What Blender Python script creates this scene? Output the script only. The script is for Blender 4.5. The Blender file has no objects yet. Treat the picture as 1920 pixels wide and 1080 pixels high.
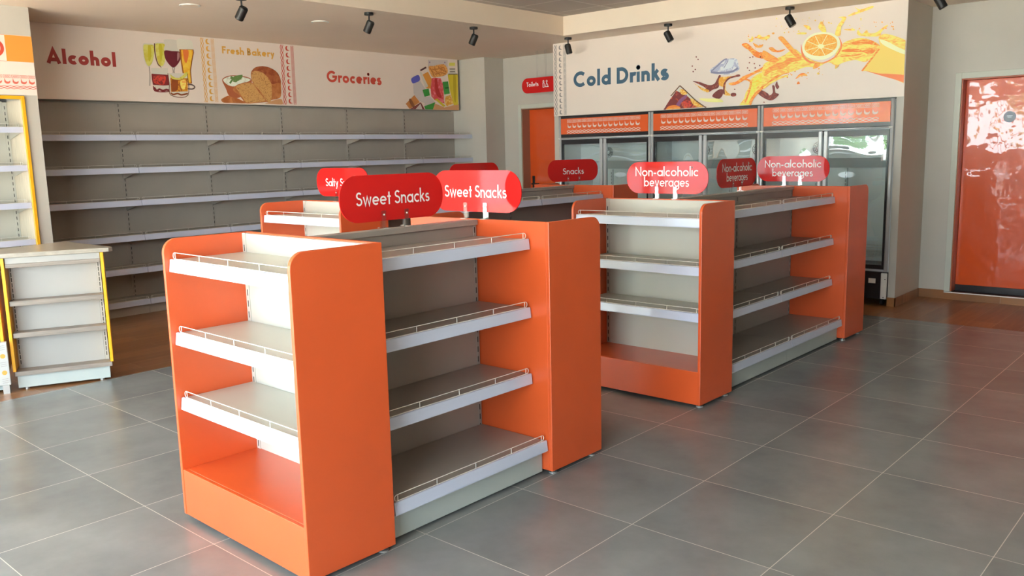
import bpy, math, random
from mathutils import Vector, Matrix

# ------------------------------------------------------------------ camera
SC = bpy.context.scene
COL = SC.collection
F_PX, YAW, PITCH, ROLL = 1603.86, -0.7302, 0.1578, -0.0235
CAM_POS = Vector((1.8818, -2.8153, 1.5384))
fwd = Vector((math.sin(YAW) * math.cos(PITCH), math.cos(YAW) * math.cos(PITCH), -math.sin(PITCH)))
rgt = Vector((math.cos(YAW), -math.sin(YAW), 0))
upv = rgt.cross(fwd)
r2 = rgt * math.cos(ROLL) + upv * math.sin(ROLL)
u2 = -rgt * math.sin(ROLL) + upv * math.cos(ROLL)
cam_data = bpy.data.cameras.new('camera')
cam_data.sensor_width = 36.0
cam_data.lens = 36.0 * F_PX / 1920.0
cam_data.clip_start = 0.05
cam_data.clip_end = 200
cam = bpy.data.objects.new('camera', cam_data)
COL.objects.link(cam)
mw = Matrix.Identity(4)
for i, a in enumerate((r2, u2, -fwd)):
    for k in range(3):
        mw[k][i] = a[k]
mw.translation = CAM_POS
cam.matrix_world = mw
SC.camera = cam

# ------------------------------------------------------------------ light and exposure
SC.view_settings.view_transform = 'Standard'
SC.view_settings.look = 'None'
SC.view_settings.gamma = 1.0
SC.view_settings.use_curve_mapping = False
SC.view_settings.exposure = 1.14
SC.cycles.max_bounces = 10
SC.cycles.diffuse_bounces = 6
SC.cycles.glossy_bounces = 4
SC.cycles.transmission_bounces = 8
SC.cycles.transparent_max_bounces = 12
SC.cycles.sample_clamp_indirect = 6.0
SC.cycles.caustics_reflective = False
SC.cycles.caustics_refractive = False
SC.cycles.use_denoising = True

world = bpy.data.worlds.new('sky')
SC.world = world
world.use_nodes = True
wn = world.node_tree
wn.nodes.clear()
w_out = wn.nodes.new('ShaderNodeOutputWorld')
w_bg = wn.nodes.new('ShaderNodeBackground')
w_ramp = wn.nodes.new('ShaderNodeValToRGB')
w_sep = wn.nodes.new('ShaderNodeSeparateXYZ')
w_tc = wn.nodes.new('ShaderNodeTexCoord')
wn.links.new(w_tc.outputs['Generated'], w_sep.inputs[0])
wn.links.new(w_sep.outputs['Z'], w_ramp.inputs[0])
w_ramp.color_ramp.elements[0].position = 0.0
w_ramp.color_ramp.elements[0].color = (0.84, 0.93, 1.0, 1)
w_ramp.color_ramp.elements[1].position = 0.7
w_ramp.color_ramp.elements[1].color = (0.56, 0.78, 1.0, 1)
wn.links.new(w_ramp.outputs[0], w_bg.inputs[0])
w_bg.inputs[1].default_value = SKY_STRENGTH = 9.0
wn.links.new(w_bg.outputs[0], w_out.inputs[0])

# daylight enters through the shop front (y = FRONT_Y) and the side window (x = SIDE_X)
FRONT_Y, SIDE_X = -5.0, 4.4
def portal(name, loc, rot, sx, sy):
    ld = bpy.data.lights.new(name, 'AREA')
    ld.shape = 'RECTANGLE'
    ld.size, ld.size_y = sx, sy
    ld.cycles.is_portal = True
    o = bpy.data.objects.new(name, ld)
    o.location, o.rotation_euler = loc, rot
    COL.objects.link(o)
portal('shop_front_portal', (-2.0, FRONT_Y - 0.12, 1.40), (math.radians(90), 0, 0), 9.7, 2.6)
# warm light of the afternoon sun on the paving outside
sun = bpy.data.lights.new('sun', 'SUN')
sun.energy = 42.0
sun.angle = math.radians(0.6)
sun.color = (1.0, 0.90, 0.76)
so = bpy.data.objects.new('sun', sun)
so.rotation_euler = (math.radians(-38), 0, math.radians(-25))
COL.objects.link(so)
so.rotation_euler = Vector((0.25, 0.75, -1.9)).to_track_quat('-Z', 'Y').to_euler()

# ------------------------------------------------------------------ materials
MATS = {}
def mat(name, color, rough=0.5, metal=0.0, spec=0.5, coat=0.0, noise=None, bump=None, trans=0.0, alpha=1.0, coat_rough=0.05):
    if name in MATS:
        return MATS[name]
    m = bpy.data.materials.new(name)
    m.use_nodes = True
    nt = m.node_tree
    b = nt.nodes['Principled BSDF']
    b.inputs['Base Color'].default_value = (*color, 1)
    b.inputs['Roughness'].default_value = rough
    b.inputs['Metallic'].default_value = metal
    b.inputs['Specular IOR Level'].default_value = spec
    b.inputs['Coat Weight'].default_value = coat
    b.inputs['Coat Roughness'].default_value = coat_rough
    b.inputs['Transmission Weight'].default_value = trans
    b.inputs['Alpha'].default_value = alpha
    tc = nt.nodes.new('ShaderNodeTexCoord')
    if noise:
        scale, amt = noise[:2]
        n = nt.nodes.new('ShaderNodeTexNoise')
        n.inputs['Scale'].default_value = scale
        n.inputs['Detail'].default_value = 5
        if len(noise) > 2:
            mp = nt.nodes.new('ShaderNodeMapping')
            mp.inputs['Scale'].default_value = noise[2]
            nt.links.new(tc.outputs['Object'], mp.inputs[0])
            nt.links.new(mp.outputs[0], n.inputs['Vector'])
        else:
            nt.links.new(tc.outputs['Object'], n.inputs['Vector'])
        r = nt.nodes.new('ShaderNodeValToRGB')
        r.color_ramp.elements[0].position = 0.3
        r.color_ramp.elements[1].position = 0.7
        r.color_ramp.elements[0].color = (*[c * (1 - amt) for c in color], 1)
        r.color_ramp.elements[1].color = (*[min(1, c * (1 + amt)) for c in color], 1)
        nt.links.new(n.outputs['Fac'], r.inputs[0])
        nt.links.new(r.outputs[0], b.inputs['Base Color'])
    if bump:
        scale, dist = bump
        n = nt.nodes.new('ShaderNodeTexNoise')
        n.inputs['Scale'].default_value = scale
        n.inputs['Detail'].default_value = 3
        nt.links.new(tc.outputs['Object'], n.inputs['Vector'])
        bp = nt.nodes.new('ShaderNodeBump')
        bp.inputs['Strength'].default_value = 1.0
        bp.inputs['Distance'].default_value = dist
        nt.links.new(n.outputs['Fac'], bp.inputs['Height'])
        nt.links.new(bp.outputs[0], b.inputs['Normal'])
        if coat:
            nt.links.new(bp.outputs[0], b.inputs['Coat Normal'])
    MATS[name] = m
    return m

def srgb(r, g, b):
    f = lambda c: (c / 255 / 12.92) if c <= 10 else ((c / 255 + 0.055) / 1.055) ** 2.4
    return (f(r), f(g), f(b))

M_ORANGE = mat('orange_laminate', (0.66, 0.094, 0.020), 0.36, coat=0.40, noise=(3.0, 0.05), bump=(1.6, 0.004), coat_rough=0.25)
M_CREAM = mat('cream_powder_coat', (0.52, 0.505, 0.445), 0.33, noise=(2.0, 0.04))
M_SHADEGREY = mat('shaded_bay_powder_coat', (0.33, 0.30, 0.27), 0.33, noise=(2.0, 0.05))  # end cap cream darkened for the bays, their shade put into the colour
M_WALLGREY = mat('wall_unit_grey', (0.42, 0.38, 0.325), 0.45, noise=(2.0, 0.06))
M_KICK = mat('pale_green_grey_kick', (0.44, 0.48, 0.46), 0.4, noise=(2.0, 0.04))
M_RAIL = mat('white_price_rail', (0.56, 0.60, 0.74), 0.28, coat=0.3)
M_WIRE = mat('white_wire', (0.80, 0.78, 0.72), 0.3)
M_BLACK = mat('slot_black', (0.02, 0.02, 0.02), 0.6)
M_FOOT = mat('grey_steel_foot', (0.42, 0.40, 0.38), 0.35, metal=0.6)
M_PAINT = mat('pale_green_grey_paint', (0.53, 0.495, 0.435), 0.55, noise=(1.4, 0.04))
M_PIER = mat('taupe_grey_paint', (0.40, 0.37, 0.31), 0.5, noise=(1.4, 0.05))
M_CREAMPAINT = mat('beige_paint', (0.87, 0.73, 0.58), 0.6, noise=(1.4, 0.03))
M_SOFFIT = mat('ceiling_paint', (0.93, 0.80, 0.67), 0.7, noise=(0.8, 0.03))
M_PRINT = mat('banner_print_white', (0.86, 0.745, 0.655), 0.5, noise=(0.7, 0.03))
M_RED = mat('red_acrylic', (0.60, 0.018, 0.016), 0.05, spec=0.14)
M_SIGNWHITE = mat('white_lettering', (0.88, 0.86, 0.84), 0.4)
M_YELLOW = mat('yellow_laminate', (0.86, 0.42, 0.012), 0.35)
M_SPOT = mat('black_metal', (0.010, 0.008, 0.007), 0.5)
M_CHROME = mat('brushed_aluminium', (0.62, 0.63, 0.64), 0.28, metal=0.25)
M_DARK = mat('black_plastic', (0.028, 0.024, 0.025), 0.25)
M_FRIDGE = mat('fridge_inner_grey', (0.80, 0.82, 0.82), 0.35)
M_FRIDGEDARK = mat('fridge_grey_dark', (0.16, 0.17, 0.17), 0.4)
M_FRORANGE = mat('orange_header_print', (0.84, 0.13, 0.030), 0.22, coat=0.4, coat_rough=0.03)
M_PINKPRINT = mat('pale_pink_print', (0.86, 0.66, 0.58), 0.4)
M_TAUPEWOOD = mat('taupe_woodgrain', (0.27, 0.225, 0.19), 0.45, noise=(6.0, 0.18, (1, 14, 14)))
M_COUNTER = mat('pale_woodgrain_counter', (0.36, 0.32, 0.265), 0.28, noise=(5.0, 0.12, (12, 1, 12)))
M_LIGHTWOOD = mat('light_woodgrain_panel', (0.62, 0.54, 0.42), 0.5, noise=(6.0, 0.14, (14, 14, 1)))
M_DOOR = mat('orange_gloss_door', (0.74, 0.085, 0.004), 0.28, coat=1.0, coat_rough=0.015, bump=(2.6, 0.011), noise=(1.2, 0.04))
M_DOORFRAME = mat('door_frame_grey', (0.56, 0.57, 0.49), 0.45)
M_DOORREVEAL = mat('door_reveal_brown', (0.36, 0.20, 0.13), 0.5)
M_BADGE = mat('grey_badge', (0.24, 0.26, 0.30), 0.35)
M_WHITE = mat('white_plastic', (0.80, 0.79, 0.74), 0.4)
M_LEAF = mat('leaf_green', (0.13, 0.30, 0.035), 0.5, noise=(3.0, 0.35))
M_BARK = mat('bark_brown', (0.16, 0.11, 0.07), 0.8, noise=(6.0, 0.2))
M_PAVING = mat('outdoor_paving', (0.50, 0.45, 0.39), 0.8, noise=(1.0, 0.10))
M_WINFRAME = mat('window_frame_white', (0.70, 0.70, 0.68), 0.4)
M_CARDGREY = mat('grey_patterned_board', (0.46, 0.45, 0.43), 0.5)

def clear_material(name, color, gloss=0.12, rough=0.02, wave=0.0):
    m = bpy.data.materials.new(name)
    m.use_nodes = True
    nt = m.node_tree
    nt.nodes.clear()
    out = nt.nodes.new('ShaderNodeOutputMaterial')
    tr = nt.nodes.new('ShaderNodeBsdfTransparent')
    tr.inputs[0].default_value = (*color, 1)
    gl = nt.nodes.new('ShaderNodeBsdfGlossy')
    gl.inputs['Roughness'].default_value = rough
    if wave:
        tcw = nt.nodes.new('ShaderNodeTexCoord')
        nzw = nt.nodes.new('ShaderNodeTexNoise')
        nzw.inputs['Scale'].default_value = 1.7
        nzw.inputs['Detail'].default_value = 1.0
        bpw = nt.nodes.new('ShaderNodeBump')
        bpw.inputs['Distance'].default_value = wave
        nt.links.new(tcw.outputs['Object'], nzw.inputs['Vector'])
        nt.links.new(nzw.outputs['Fac'], bpw.inputs['Height'])
        nt.links.new(bpw.outputs[0], gl.inputs['Normal'])
    mx = nt.nodes.new('ShaderNodeMixShader')
    fr = nt.nodes.new('ShaderNodeFresnel')
    fr.inputs['IOR'].default_value = 1.5
    ad = nt.nodes.new('ShaderNodeMath')
    ad.operation = 'ADD'
    ad.use_clamp = True
    ad.inputs[1].default_value = gloss
    nt.links.new(fr.outputs[0], ad.inputs[0])
    geo = nt.nodes.new('ShaderNodeNewGeometry')
    inv = nt.nodes.new('ShaderNodeMath'); inv.operation = 'SUBTRACT'; inv.inputs[0].default_value = 1.0
    nt.links.new(geo.outputs['Backfacing'], inv.inputs[1])
    mu = nt.nodes.new('ShaderNodeMath'); mu.operation = 'MULTIPLY'
    nt.links.new(ad.outputs[0], mu.inputs[0]); nt.links.new(inv.outputs[0], mu.inputs[1])
    nt.links.new(mu.outputs[0], mx.inputs[0])
    nt.links.new(tr.outputs[0], mx.inputs[1])
    nt.links.new(gl.outputs[0], mx.inputs[2])
    nt.links.new(mx.outputs[0], out.inputs[0])
    MATS[name] = m
    return m
M_GLASS = clear_material('fridge_door_glass', (0.95, 0.98, 0.97), 0.12, wave=0.035)
M_ACRYLIC = clear_material('clear_acrylic', (0.95, 0.96, 0.96), 0.12)
M_GLAZE = clear_material('window_glazing', (0.95, 0.97, 0.96), 0.0)

def floor_tile_material():
    m = bpy.data.materials.new('grey_stone_tile')
    m.use_nodes = True
    nt = m.node_tree
    L = nt.links.new
    b = nt.nodes['Principled BSDF']
    tc = nt.nodes.new('ShaderNodeTexCoord')
    sp = nt.nodes.new('ShaderNodeSeparateXYZ')
    L(tc.outputs['Object'], sp.inputs[0])
    def math_(op, a, bv=None, c=None):
        n = nt.nodes.new('ShaderNodeMath')
        n.operation = op
        for i, v in enumerate((a, bv, c)):
            if v is None:
                continue
            if isinstance(v, (int, float)):
                n.inputs[i].default_value = v
            else:
                L(v, n.inputs[i])
        return n.outputs[0]
    T = 0.604
    ds, ids = [], []
    for ax in ('X', 'Y'):
        q = math_('DIVIDE', sp.outputs[ax], T)
        q = math_('ADD', q, 0.5)
        ids.append(math_('FLOOR', math_('SUBTRACT', q, 0.5)))
        fr = math_('FRACT', q)
        ds.append(math_('ABSOLUTE', math_('SUBTRACT', fr, 0.5)))
    d = math_('MINIMUM', ds[0], ds[1])
    d = math_('MULTIPLY', d, T)
    grout = math_('LESS_THAN', d, 0.0016)
    cb = nt.nodes.new('ShaderNodeCombineXYZ')
    L(ids[0], cb.inputs[0]); L(ids[1], cb.inputs[1])
    wnz = nt.nodes.new('ShaderNodeTexWhiteNoise')
    L(cb.outputs[0], wnz.inputs[0])
    n1 = nt.nodes.new('ShaderNodeTexNoise')
    n1.inputs['Scale'].default_value = 2.0
    n1.inputs['Detail'].default_value = 7
    n1.inputs['Roughness'].default_value = 0.62
    va = nt.nodes.new('ShaderNodeVectorMath'); va.operation = 'ADD'
    L(tc.outputs['Object'], va.inputs[0]); L(wnz.outputs['Color'], va.inputs[1])
    L(va.outputs[0], n1.inputs['Vector'])
    rp = nt.nodes.new('ShaderNodeValToRGB')
    rp.color_ramp.elements[0].position = 0.3
    rp.color_ramp.elements[0].color = (0.165, 0.170, 0.166, 1)
    rp.color_ramp.elements[1].position = 0.75
    rp.color_ramp.elements[1].color = (0.265, 0.268, 0.262, 1)
    L(n1.outputs['Fac'], rp.inputs[0])
    mx = nt.nodes.new('ShaderNodeMix'); mx.data_type = 'RGBA'
    L(grout, mx.inputs['Factor'])
    L(rp.outputs[0], mx.inputs['A'])
    mx.inputs['B'].default_value = (0.50, 0.46, 0.40, 1)
    L(mx.outputs['Result'], b.inputs['Base Color'])
    rr = math_('MULTIPLY_ADD', n1.outputs['Fac'], 0.05, 0.22)
    rr2 = math_('MAXIMUM', rr, math_('MULTIPLY', grout, 0.7))
    L(rr2, b.inputs['Roughness'])
    b.inputs['Specular IOR Level'].default_value = 0.55
    n2 = nt.nodes.new('ShaderNodeTexNoise'); n2.inputs['Scale'].default_value = 5
    L(tc.outputs['Object'], n2.inputs['Vector'])
    bp = nt.nodes.new('ShaderNodeBump'); bp.inputs['Distance'].default_value = 0.0012
    L(n2.outputs['Fac'], bp.inputs['Height'])
    L(bp.outputs[0], b.inputs['Normal'])
    return m
M_TILE = floor_tile_material()

def wood_floor_material(name, dark=1.0, along_x=False):
    m = bpy.data.materials.new(name)
    m.use_nodes = True
    nt = m.node_tree
    L = nt.links.new
    b = nt.nodes['Principled BSDF']
    tc = nt.nodes.new('ShaderNodeTexCoord')
    mp = nt.nodes.new('ShaderNodeMapping')
    if not along_x:
        mp.inputs['Rotation'].default_value = (0, 0, math.radians(90))
    L(tc.outputs['Object'], mp.inputs[0])
    br = nt.nodes.new('ShaderNodeTexBrick')
    br.offset = 0.37
    br.inputs['Scale'].default_value = 1.0
    br.inputs['Brick Width'].default_value = 1.2
    br.inputs['Row Height'].default_value = 0.2
    br.inputs['Mortar Size'].default_value = 0.0016
    br.inputs['Mortar Smooth'].default_value = 0.0
    br.inputs['Color1'].default_value = (0.235 * dark, 0.098 * dark, 0.034 * dark, 1)
    br.inputs['Color2'].default_value = (0.345 * dark, 0.160 * dark, 0.062 * dark, 1)
    br.inputs['Mortar'].default_value = (0.42, 0.30, 0.19, 1)
    L(mp.outputs[0], br.inputs['Vector'])
    mp2 = nt.nodes.new('ShaderNodeMapping')
    mp2.inputs['Scale'].default_value = (1.2, 16, 1) if along_x else (16, 1.2, 16)
    L(tc.outputs['Object'], mp2.inputs[0])
    n = nt.nodes.new('ShaderNodeTexNoise')
    n.inputs['Scale'].default_value = 2.0
    n.inputs['Detail'].default_value = 8
    L(mp2.outputs[0], n.inputs['Vector'])
    mx = nt.nodes.new('ShaderNodeMix'); mx.data_type = 'RGBA'; mx.blend_type = 'MULTIPLY'
    mx.inputs['Factor'].default_value = 1.0
    rp = nt.nodes.new('ShaderNodeValToRGB')
    rp.color_ramp.elements[0].color = (0.55, 0.5, 0.45, 1)
    rp.color_ramp.elements[1].color = (1.35, 1.35, 1.35, 1)
    L(n.outputs['Fac'], rp.inputs[0])
    L(br.outputs['Color'], mx.inputs['A']); L(rp.outputs[0], mx.inputs['B'])
    L(mx.outputs['Result'], b.inputs['Base Color'])
    b.inputs['Roughness'].default_value = 0.30
    return m
M_WOODFLOOR = wood_floor_material('red_brown_wood_tile')
M_WOODSKIRT = wood_floor_material('brown_wood_skirting', 1.1, True)

def ceiling_tile_material():
    m = bpy.data.materials.new('suspended_ceiling_tile')
    m.use_nodes = True
    nt = m.node_tree
    b = nt.nodes['Principled BSDF']
    tc = nt.nodes.new('ShaderNodeTexCoord')
    br = nt.nodes.new('ShaderNodeTexBrick')
    br.offset = 0.0
    br.inputs['Scale'].default_value = 1.0
    br.inputs['Brick Width'].default_value = 0.6
    br.inputs['Row Height'].default_value = 0.6
    br.inputs['Mortar Size'].default_value = 0.010
    br.inputs['Color1'].default_value = (0.56, 0.50, 0.45, 1)
    br.inputs['Color2'].default_value = (0.52, 0.47, 0.42, 1)
    br.inputs['Mortar'].default_value = (0.75, 0.70, 0.64, 1)
    nt.links.new(tc.outputs['Object'], br.inputs['Vector'])
    nt.links.new(br.outputs['Color'], b.inputs['Base Color'])
    b.inputs['Roughness'].default_value = 0.8
    return m
M_CEILTILE = ceiling_tile_material()

# ------------------------------------------------------------------ mesh helpers
class MB:
    """collects shapes, then links them as ONE mesh object"""
    def __init__(self):
        self.v, self.f, self.m, self.mats = [], [], [], []
    def mi(self, m):
        if m is None:
            return 0
        if m not in self.mats:
            self.mats.append(m)
        return self.mats.index(m)
    def add(self, vs, fs, m=None):
        o = len(self.v)
        k = self.mi(m)
        self.v += [tuple(p) for p in vs]
        for f in fs:
            self.f.append([i + o for i in f]); self.m.append(k)
    def box(self, x0, x1, y0, y1, z0, z1, m=None):
        vs = [(x, y, z) for x in (x0, x1) for y in (y0, y1) for z in (z0, z1)]
        self.add(vs, [(0, 1, 3, 2), (4, 6, 7, 5), (0, 4, 5, 1), (2, 3, 7, 6), (0, 2, 6, 4), (1, 5, 7, 3)], m)
        return self
    def bbox(self, x0, x1, y0, y1, z0, z1, m=None, c=0.002):
        """box with chamfered edges"""
        xs, ys, zs = (x0, x1), (y0, y1), (z0, z1)
        vs, idx = [], {}
        for i in (0, 1):
            for j in (0, 1):
                for k in (0, 1):
                    sx, sy, sz = (c if i == 0 else -c), (c if j == 0 else -c), (c if k == 0 else -c)
                    for a, p in (('x', (xs[i], ys[j] + sy, zs[k] + sz)), ('y', (xs[i] + sx, ys[j], zs[k] + sz)), ('z', (xs[i] + sx, ys[j] + sy, zs[k]))):
                        idx[(i, j, k, a)] = len(vs); vs.append(p)
        F = []
        for i in (0, 1):
            F.append([idx[(i, 0, 0, 'x')], idx[(i, 1, 0, 'x')], idx[(i, 1, 1, 'x')], idx[(i, 0, 1, 'x')]])
            F.append([idx[(0, i, 0, 'y')], idx[(1, i, 0, 'y')], idx[(1, i, 1, 'y')], idx[(0, i, 1, 'y')]])
            F.append([idx[(0, 0, i, 'z')], idx[(1, 0, i, 'z')], idx[(1, 1, i, 'z')], idx[(0, 1, i, 'z')]])
            for j in (0, 1):
                F.append([idx[(i, j, 0, 'x')], idx[(i, j, 1, 'x')], idx[(i, j, 1, 'y')], idx[(i, j, 0, 'y')]])
                F.append([idx[(i, 0, j, 'x')], idx[(i, 1, j, 'x')], idx[(i, 1, j, 'z')], idx[(i, 0, j, 'z')]])
                F.append([idx[(0, i, j, 'y')], idx[(1, i, j, 'y')], idx[(1, i, j, 'z')], idx[(0, i, j, 'z')]])
                for k in (0, 1):
                    F.append([idx[(i, j, k, 'x')], idx[(i, j, k, 'y')], idx[(i, j, k, 'z')]])
        self.add(vs, F, m)
        return self
    def prism(self, pts, axis, a0, a1, m=None):
        """pts: 2D outline in the two other axes (in x,y,z order), extruded along axis"""
        n = len(pts)
        def P(p, a):
            if axis == 'x': return (a, p[0], p[1])
            if axis == 'y': return (p[0], a, p[1])
            return (p[0], p[1], a)
        vs = [P(p, a0) for p in pts] + [P(p, a1) for p in pts]
        fs = [list(range(n))[::-1], list(range(n, 2 * n))] + [(i, (i + 1) % n, n + (i + 1) % n, n + i) for i in range(n)]
        self.add(vs, fs, m)
        return self
    def tube(self, pts, r, m=None, n=6, closed=False):
        pts = [Vector(p) for p in pts]
        N = len(pts)
        rings = []
        prev = None
        for i, p in enumerate(pts):
            a = pts[i - 1] if (i > 0 or closed) else p
            b = pts[(i + 1) % N] if (i < N - 1 or closed) else p
            d = (b - a).normalized()
            ref = prev if prev is not None else (Vector((0, 0, 1)) if abs(d.z) < 0.9 else Vector((1, 0, 0)))
            s = d.cross(ref)
            if s.length < 1e-6:
                s = d.cross(Vector((1, 0.3, 0.1)))
            s.normalize()
            t = s.cross(d).normalized()
            prev = t
            rings.append([p + (s * math.cos(2 * math.pi * k / n) + t * math.sin(2 * math.pi * k / n)) * r for k in range(n)])
        vs = [q for rg in rings for q in rg]
        fs = []
        for i in range(N if closed else N - 1):
            j = (i + 1) % N
            for k in range(n):
                fs.append((i * n + k, i * n + (k + 1) % n, j * n + (k + 1) % n, j * n + k))
        if not closed:
            fs.append(list(range(n))[::-1]); fs.append([(N - 1) * n + k for k in range(n)])
        self.add(vs, fs, m)
        return self
    def cyl(self, p0, p1, r, m=None, n=20, r1=None):
        p0, p1 = Vector(p0), Vector(p1)
        d = (p1 - p0).normalized()
        s = d.cross(Vector((0, 0, 1)) if abs(d.z) < 0.9 else Vector((1, 0, 0))).normalized()
        t = s.cross(d)
        r1 = r if r1 is None else r1
        vs = []
        for p, rr in ((p0, r), (p1, r1)):
            vs += [p + (s * math.cos(2 * math.pi * k / n) + t * math.sin(2 * math.pi * k / n)) * rr for k in range(n)]
        fs = [list(range(n))[::-1], list(range(n, 2 * n))] + [(k, (k + 1) % n, n + (k + 1) % n, n + k) for k in range(n)]
        self.add(vs, fs, m)
        return self
    def build(self, name, material=None, parent=None, smooth=False, kind=None):
        me = bpy.data.meshes.new(name)
        me.from_pydata(self.v, [], self.f)
        ms = self.mats if self.mats else [material]
        if None not in self.mats and self.mats and material and len(self.mats) == 0:
            ms = [material]
        for mm in ms:
            me.materials.append(mm)
        for p, k in zip(me.polygons, self.m):
            p.material_index = k
            p.use_smooth = smooth
        me.update()
        bm_fix(me)
        o = bpy.data.objects.new(name, me)
        COL.objects.link(o)
        if parent is not None:
            o.parent = parent
        if kind:
            o['kind'] = kind
        return o

import bmesh
def bm_fix(me):
    b = bmesh.new()
    b.from_mesh(me)
    bmesh.ops.recalc_face_normals(b, faces=b.faces)
    b.to_mesh(me)
    b.free()

def thing(name, label, cat, loc=(0, 0, 0), rz=0.0, group=None):
    o = bpy.data.objects.new(name, None)
    o.empty_display_size = 0.1
    COL.objects.link(o)
    o.location = loc
    o.rotation_euler = (0, 0, rz)
    o['label'] = label
    o['category'] = cat
    if group:
        o['group'] = group
    return o
def copy_tree(o, parent=None):
    c = o.copy()
    COL.objects.link(c)
    c.parent = parent
    for ch in [q for q in list(COL.objects) if q.parent == o]:
        copy_tree(ch, c)
    return c
def relabel(o, label, loc, rz=0.0):
    o['label'] = label
    o.location = loc
    o.rotation_euler = (0, 0, rz)
    return o
def struct(mb, name, m=None):
    return mb.build(name, m, kind='structure')

# ------------------------------------------------------------------ flat lettering, drawn as round geometric strokes
def arc(cx, cy, rx, ry, a0, a1, n=18):
    return [(cx + rx * math.cos(math.radians(a0 + (a1 - a0) * i / n)), cy + ry * math.sin(math.radians(a0 + (a1 - a0) * i / n))) for i in range(n + 1)]
XH, ASC, DSC = 0.64, 1.06, -0.30
def glyph(ch, w):
    h = w / 2
    r = XH / 2 - h
    c = XH / 2
    ring = arc(c, c, r, r, 0, 360, 28)
    if ch == 'o': return [ring], XH
    if ch == 'a': return [ring, [(XH - h, 0), (XH - h, XH)]], XH
    if ch == 'd': return [ring, [(XH - h, 0), (XH - h, ASC)]], XH
    if ch == 'b': return [ring, [(h, 0), (h, ASC)]], XH
    if ch == 'g': return [ring, [(XH - h, XH), (XH - h, -0.06)] + arc(c, -0.06, r, 0.22 - h * 0.3, 0, -150, 12)[1:]], XH
    if ch == 'c': return [arc(c, c, r, r, 48, 312, 22)], XH * 0.84
    if ch == 'e': return [[(c + r, c), (c - r, c)], arc(c, c, r, r, 0, 315, 26)], XH
    if ch == 'l': return [[(h, 0), (h, ASC)]], w
    if ch == 'i': return [[(h, 0), (h, XH)], arc(h, 0.90, h * 0.28, h * 0.28, 0, 360, 8)], w
    ra = 0.235 - h * 0.6
    if ch in 'hn':
        top = ASC if ch == 'h' else XH
        return [[(h, 0), (h, top)], [(h, XH - ra - h)] + arc(h + ra, XH - h - ra, ra, ra, 180, 0, 12) + [(h + 2 * ra, 0)]], 2 * ra + w
    if ch == 'r': return [[(h, 0), (h, XH)], arc(h + 0.20, XH - h - 0.20, 0.20, 0.20, 180, 62, 9)], 0.30 + h * 0.5
    if ch == 't': return [[(0.17, 0), (0.17, 0.92)], [(0.0, XH - h), (0.34, XH - h)]], 0.34
    if ch == 'k': return [[(h, 0), (h, ASC)], [(h, 0.27), (0.40, XH)], [(0.14 + h, 0.35), (0.46, 0)]], 0.46 + h * 0.6
    if ch == 'v': return [[(h * .9, XH), (0.27, 0.0), (0.54 - h * .9, XH)]], 0.54
    if ch == 'w': return [[(h * .9, XH), (0.22, 0.03), (0.40, XH), (0.58, 0.03), (0.80 - h * .9, XH)]], 0.80
    if ch == 'y': return [[(h * .9, XH), (0.28, 0.06)], [(0.56 - h * .9, XH), (0.17, DSC)]], 0.56
    if ch == 's': return [arc(0.21, XH * .74 - h * .35, 0.145, 0.148 - h * .3, 35, 255, 12) + arc(0.20, XH * .27 + h * .35, 0.165, 0.165 - h * .3, 75, -155, 14)], 0.41
    if ch == 'S': return [arc(0.28, 0.755 - h * .4, 0.20, 0.235 - h * .6, 30, 250, 14) + arc(0.27, 0.27 + h * .4, 0.23, 0.26 - h * .6, 75, -160, 16)], 0.55
    if ch == 'C': return [arc(0.5, 0.5, 0.5 - h, 0.5 - h, 48, 312, 26)], 0.86
    if ch == 'G': return [arc(0.5, 0.5, 0.5 - h, 0.5 - h, 45, 360, 28) + [(0.54, 0.5)]], 1.0
    if ch == 'D': return [[(h, h), (h, 1 - h), (0.32, 1 - h)] + arc(0.32, 0.5, 0.46 - h, 0.5 - h, 90, -90, 16) + [(h, h)]], 0.78
    if ch == 'A': return [[(h * .8, 0), (0.42, 1.0 - h * .6), (0.84 - h * .8, 0)], [(0.20, 0.27), (0.64, 0.27)]], 0.84
    if ch == 'F': return [[(h, 0), (h, 1 - h), (0.50, 1 - h)], [(h, 0.52), (0.46, 0.52)]], 0.52
    if ch == 'B': return [[(h, 0.5 + h * .2), (0.24, 0.5 + h * .2)] + arc(0.24, 0.26 + h * .25, 0.28 - h, 0.26 - h * .75, 90, -90, 12) + [(h, h), (h, 1 - h), (0.22, 1 - h)] + arc(0.22, 0.76 - h * .5, 0.24 - h * .7, 0.24 - h * .5, 90, -90, 12)], 0.54
    if ch == 'N': return [[(h, 0), (h, 1 - h), (0.70 - h, h), (0.70 - h, 1)]], 0.70
    if ch == 'T': return [[(0.0, 1 - h), (0.56, 1 - h)], [(0.28, 0), (0.28, 1)]], 0.56
    if ch == '-': return [[(0.02, 0.30), (0.32, 0.30)]], 0.34
    return [], 0.3

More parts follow.
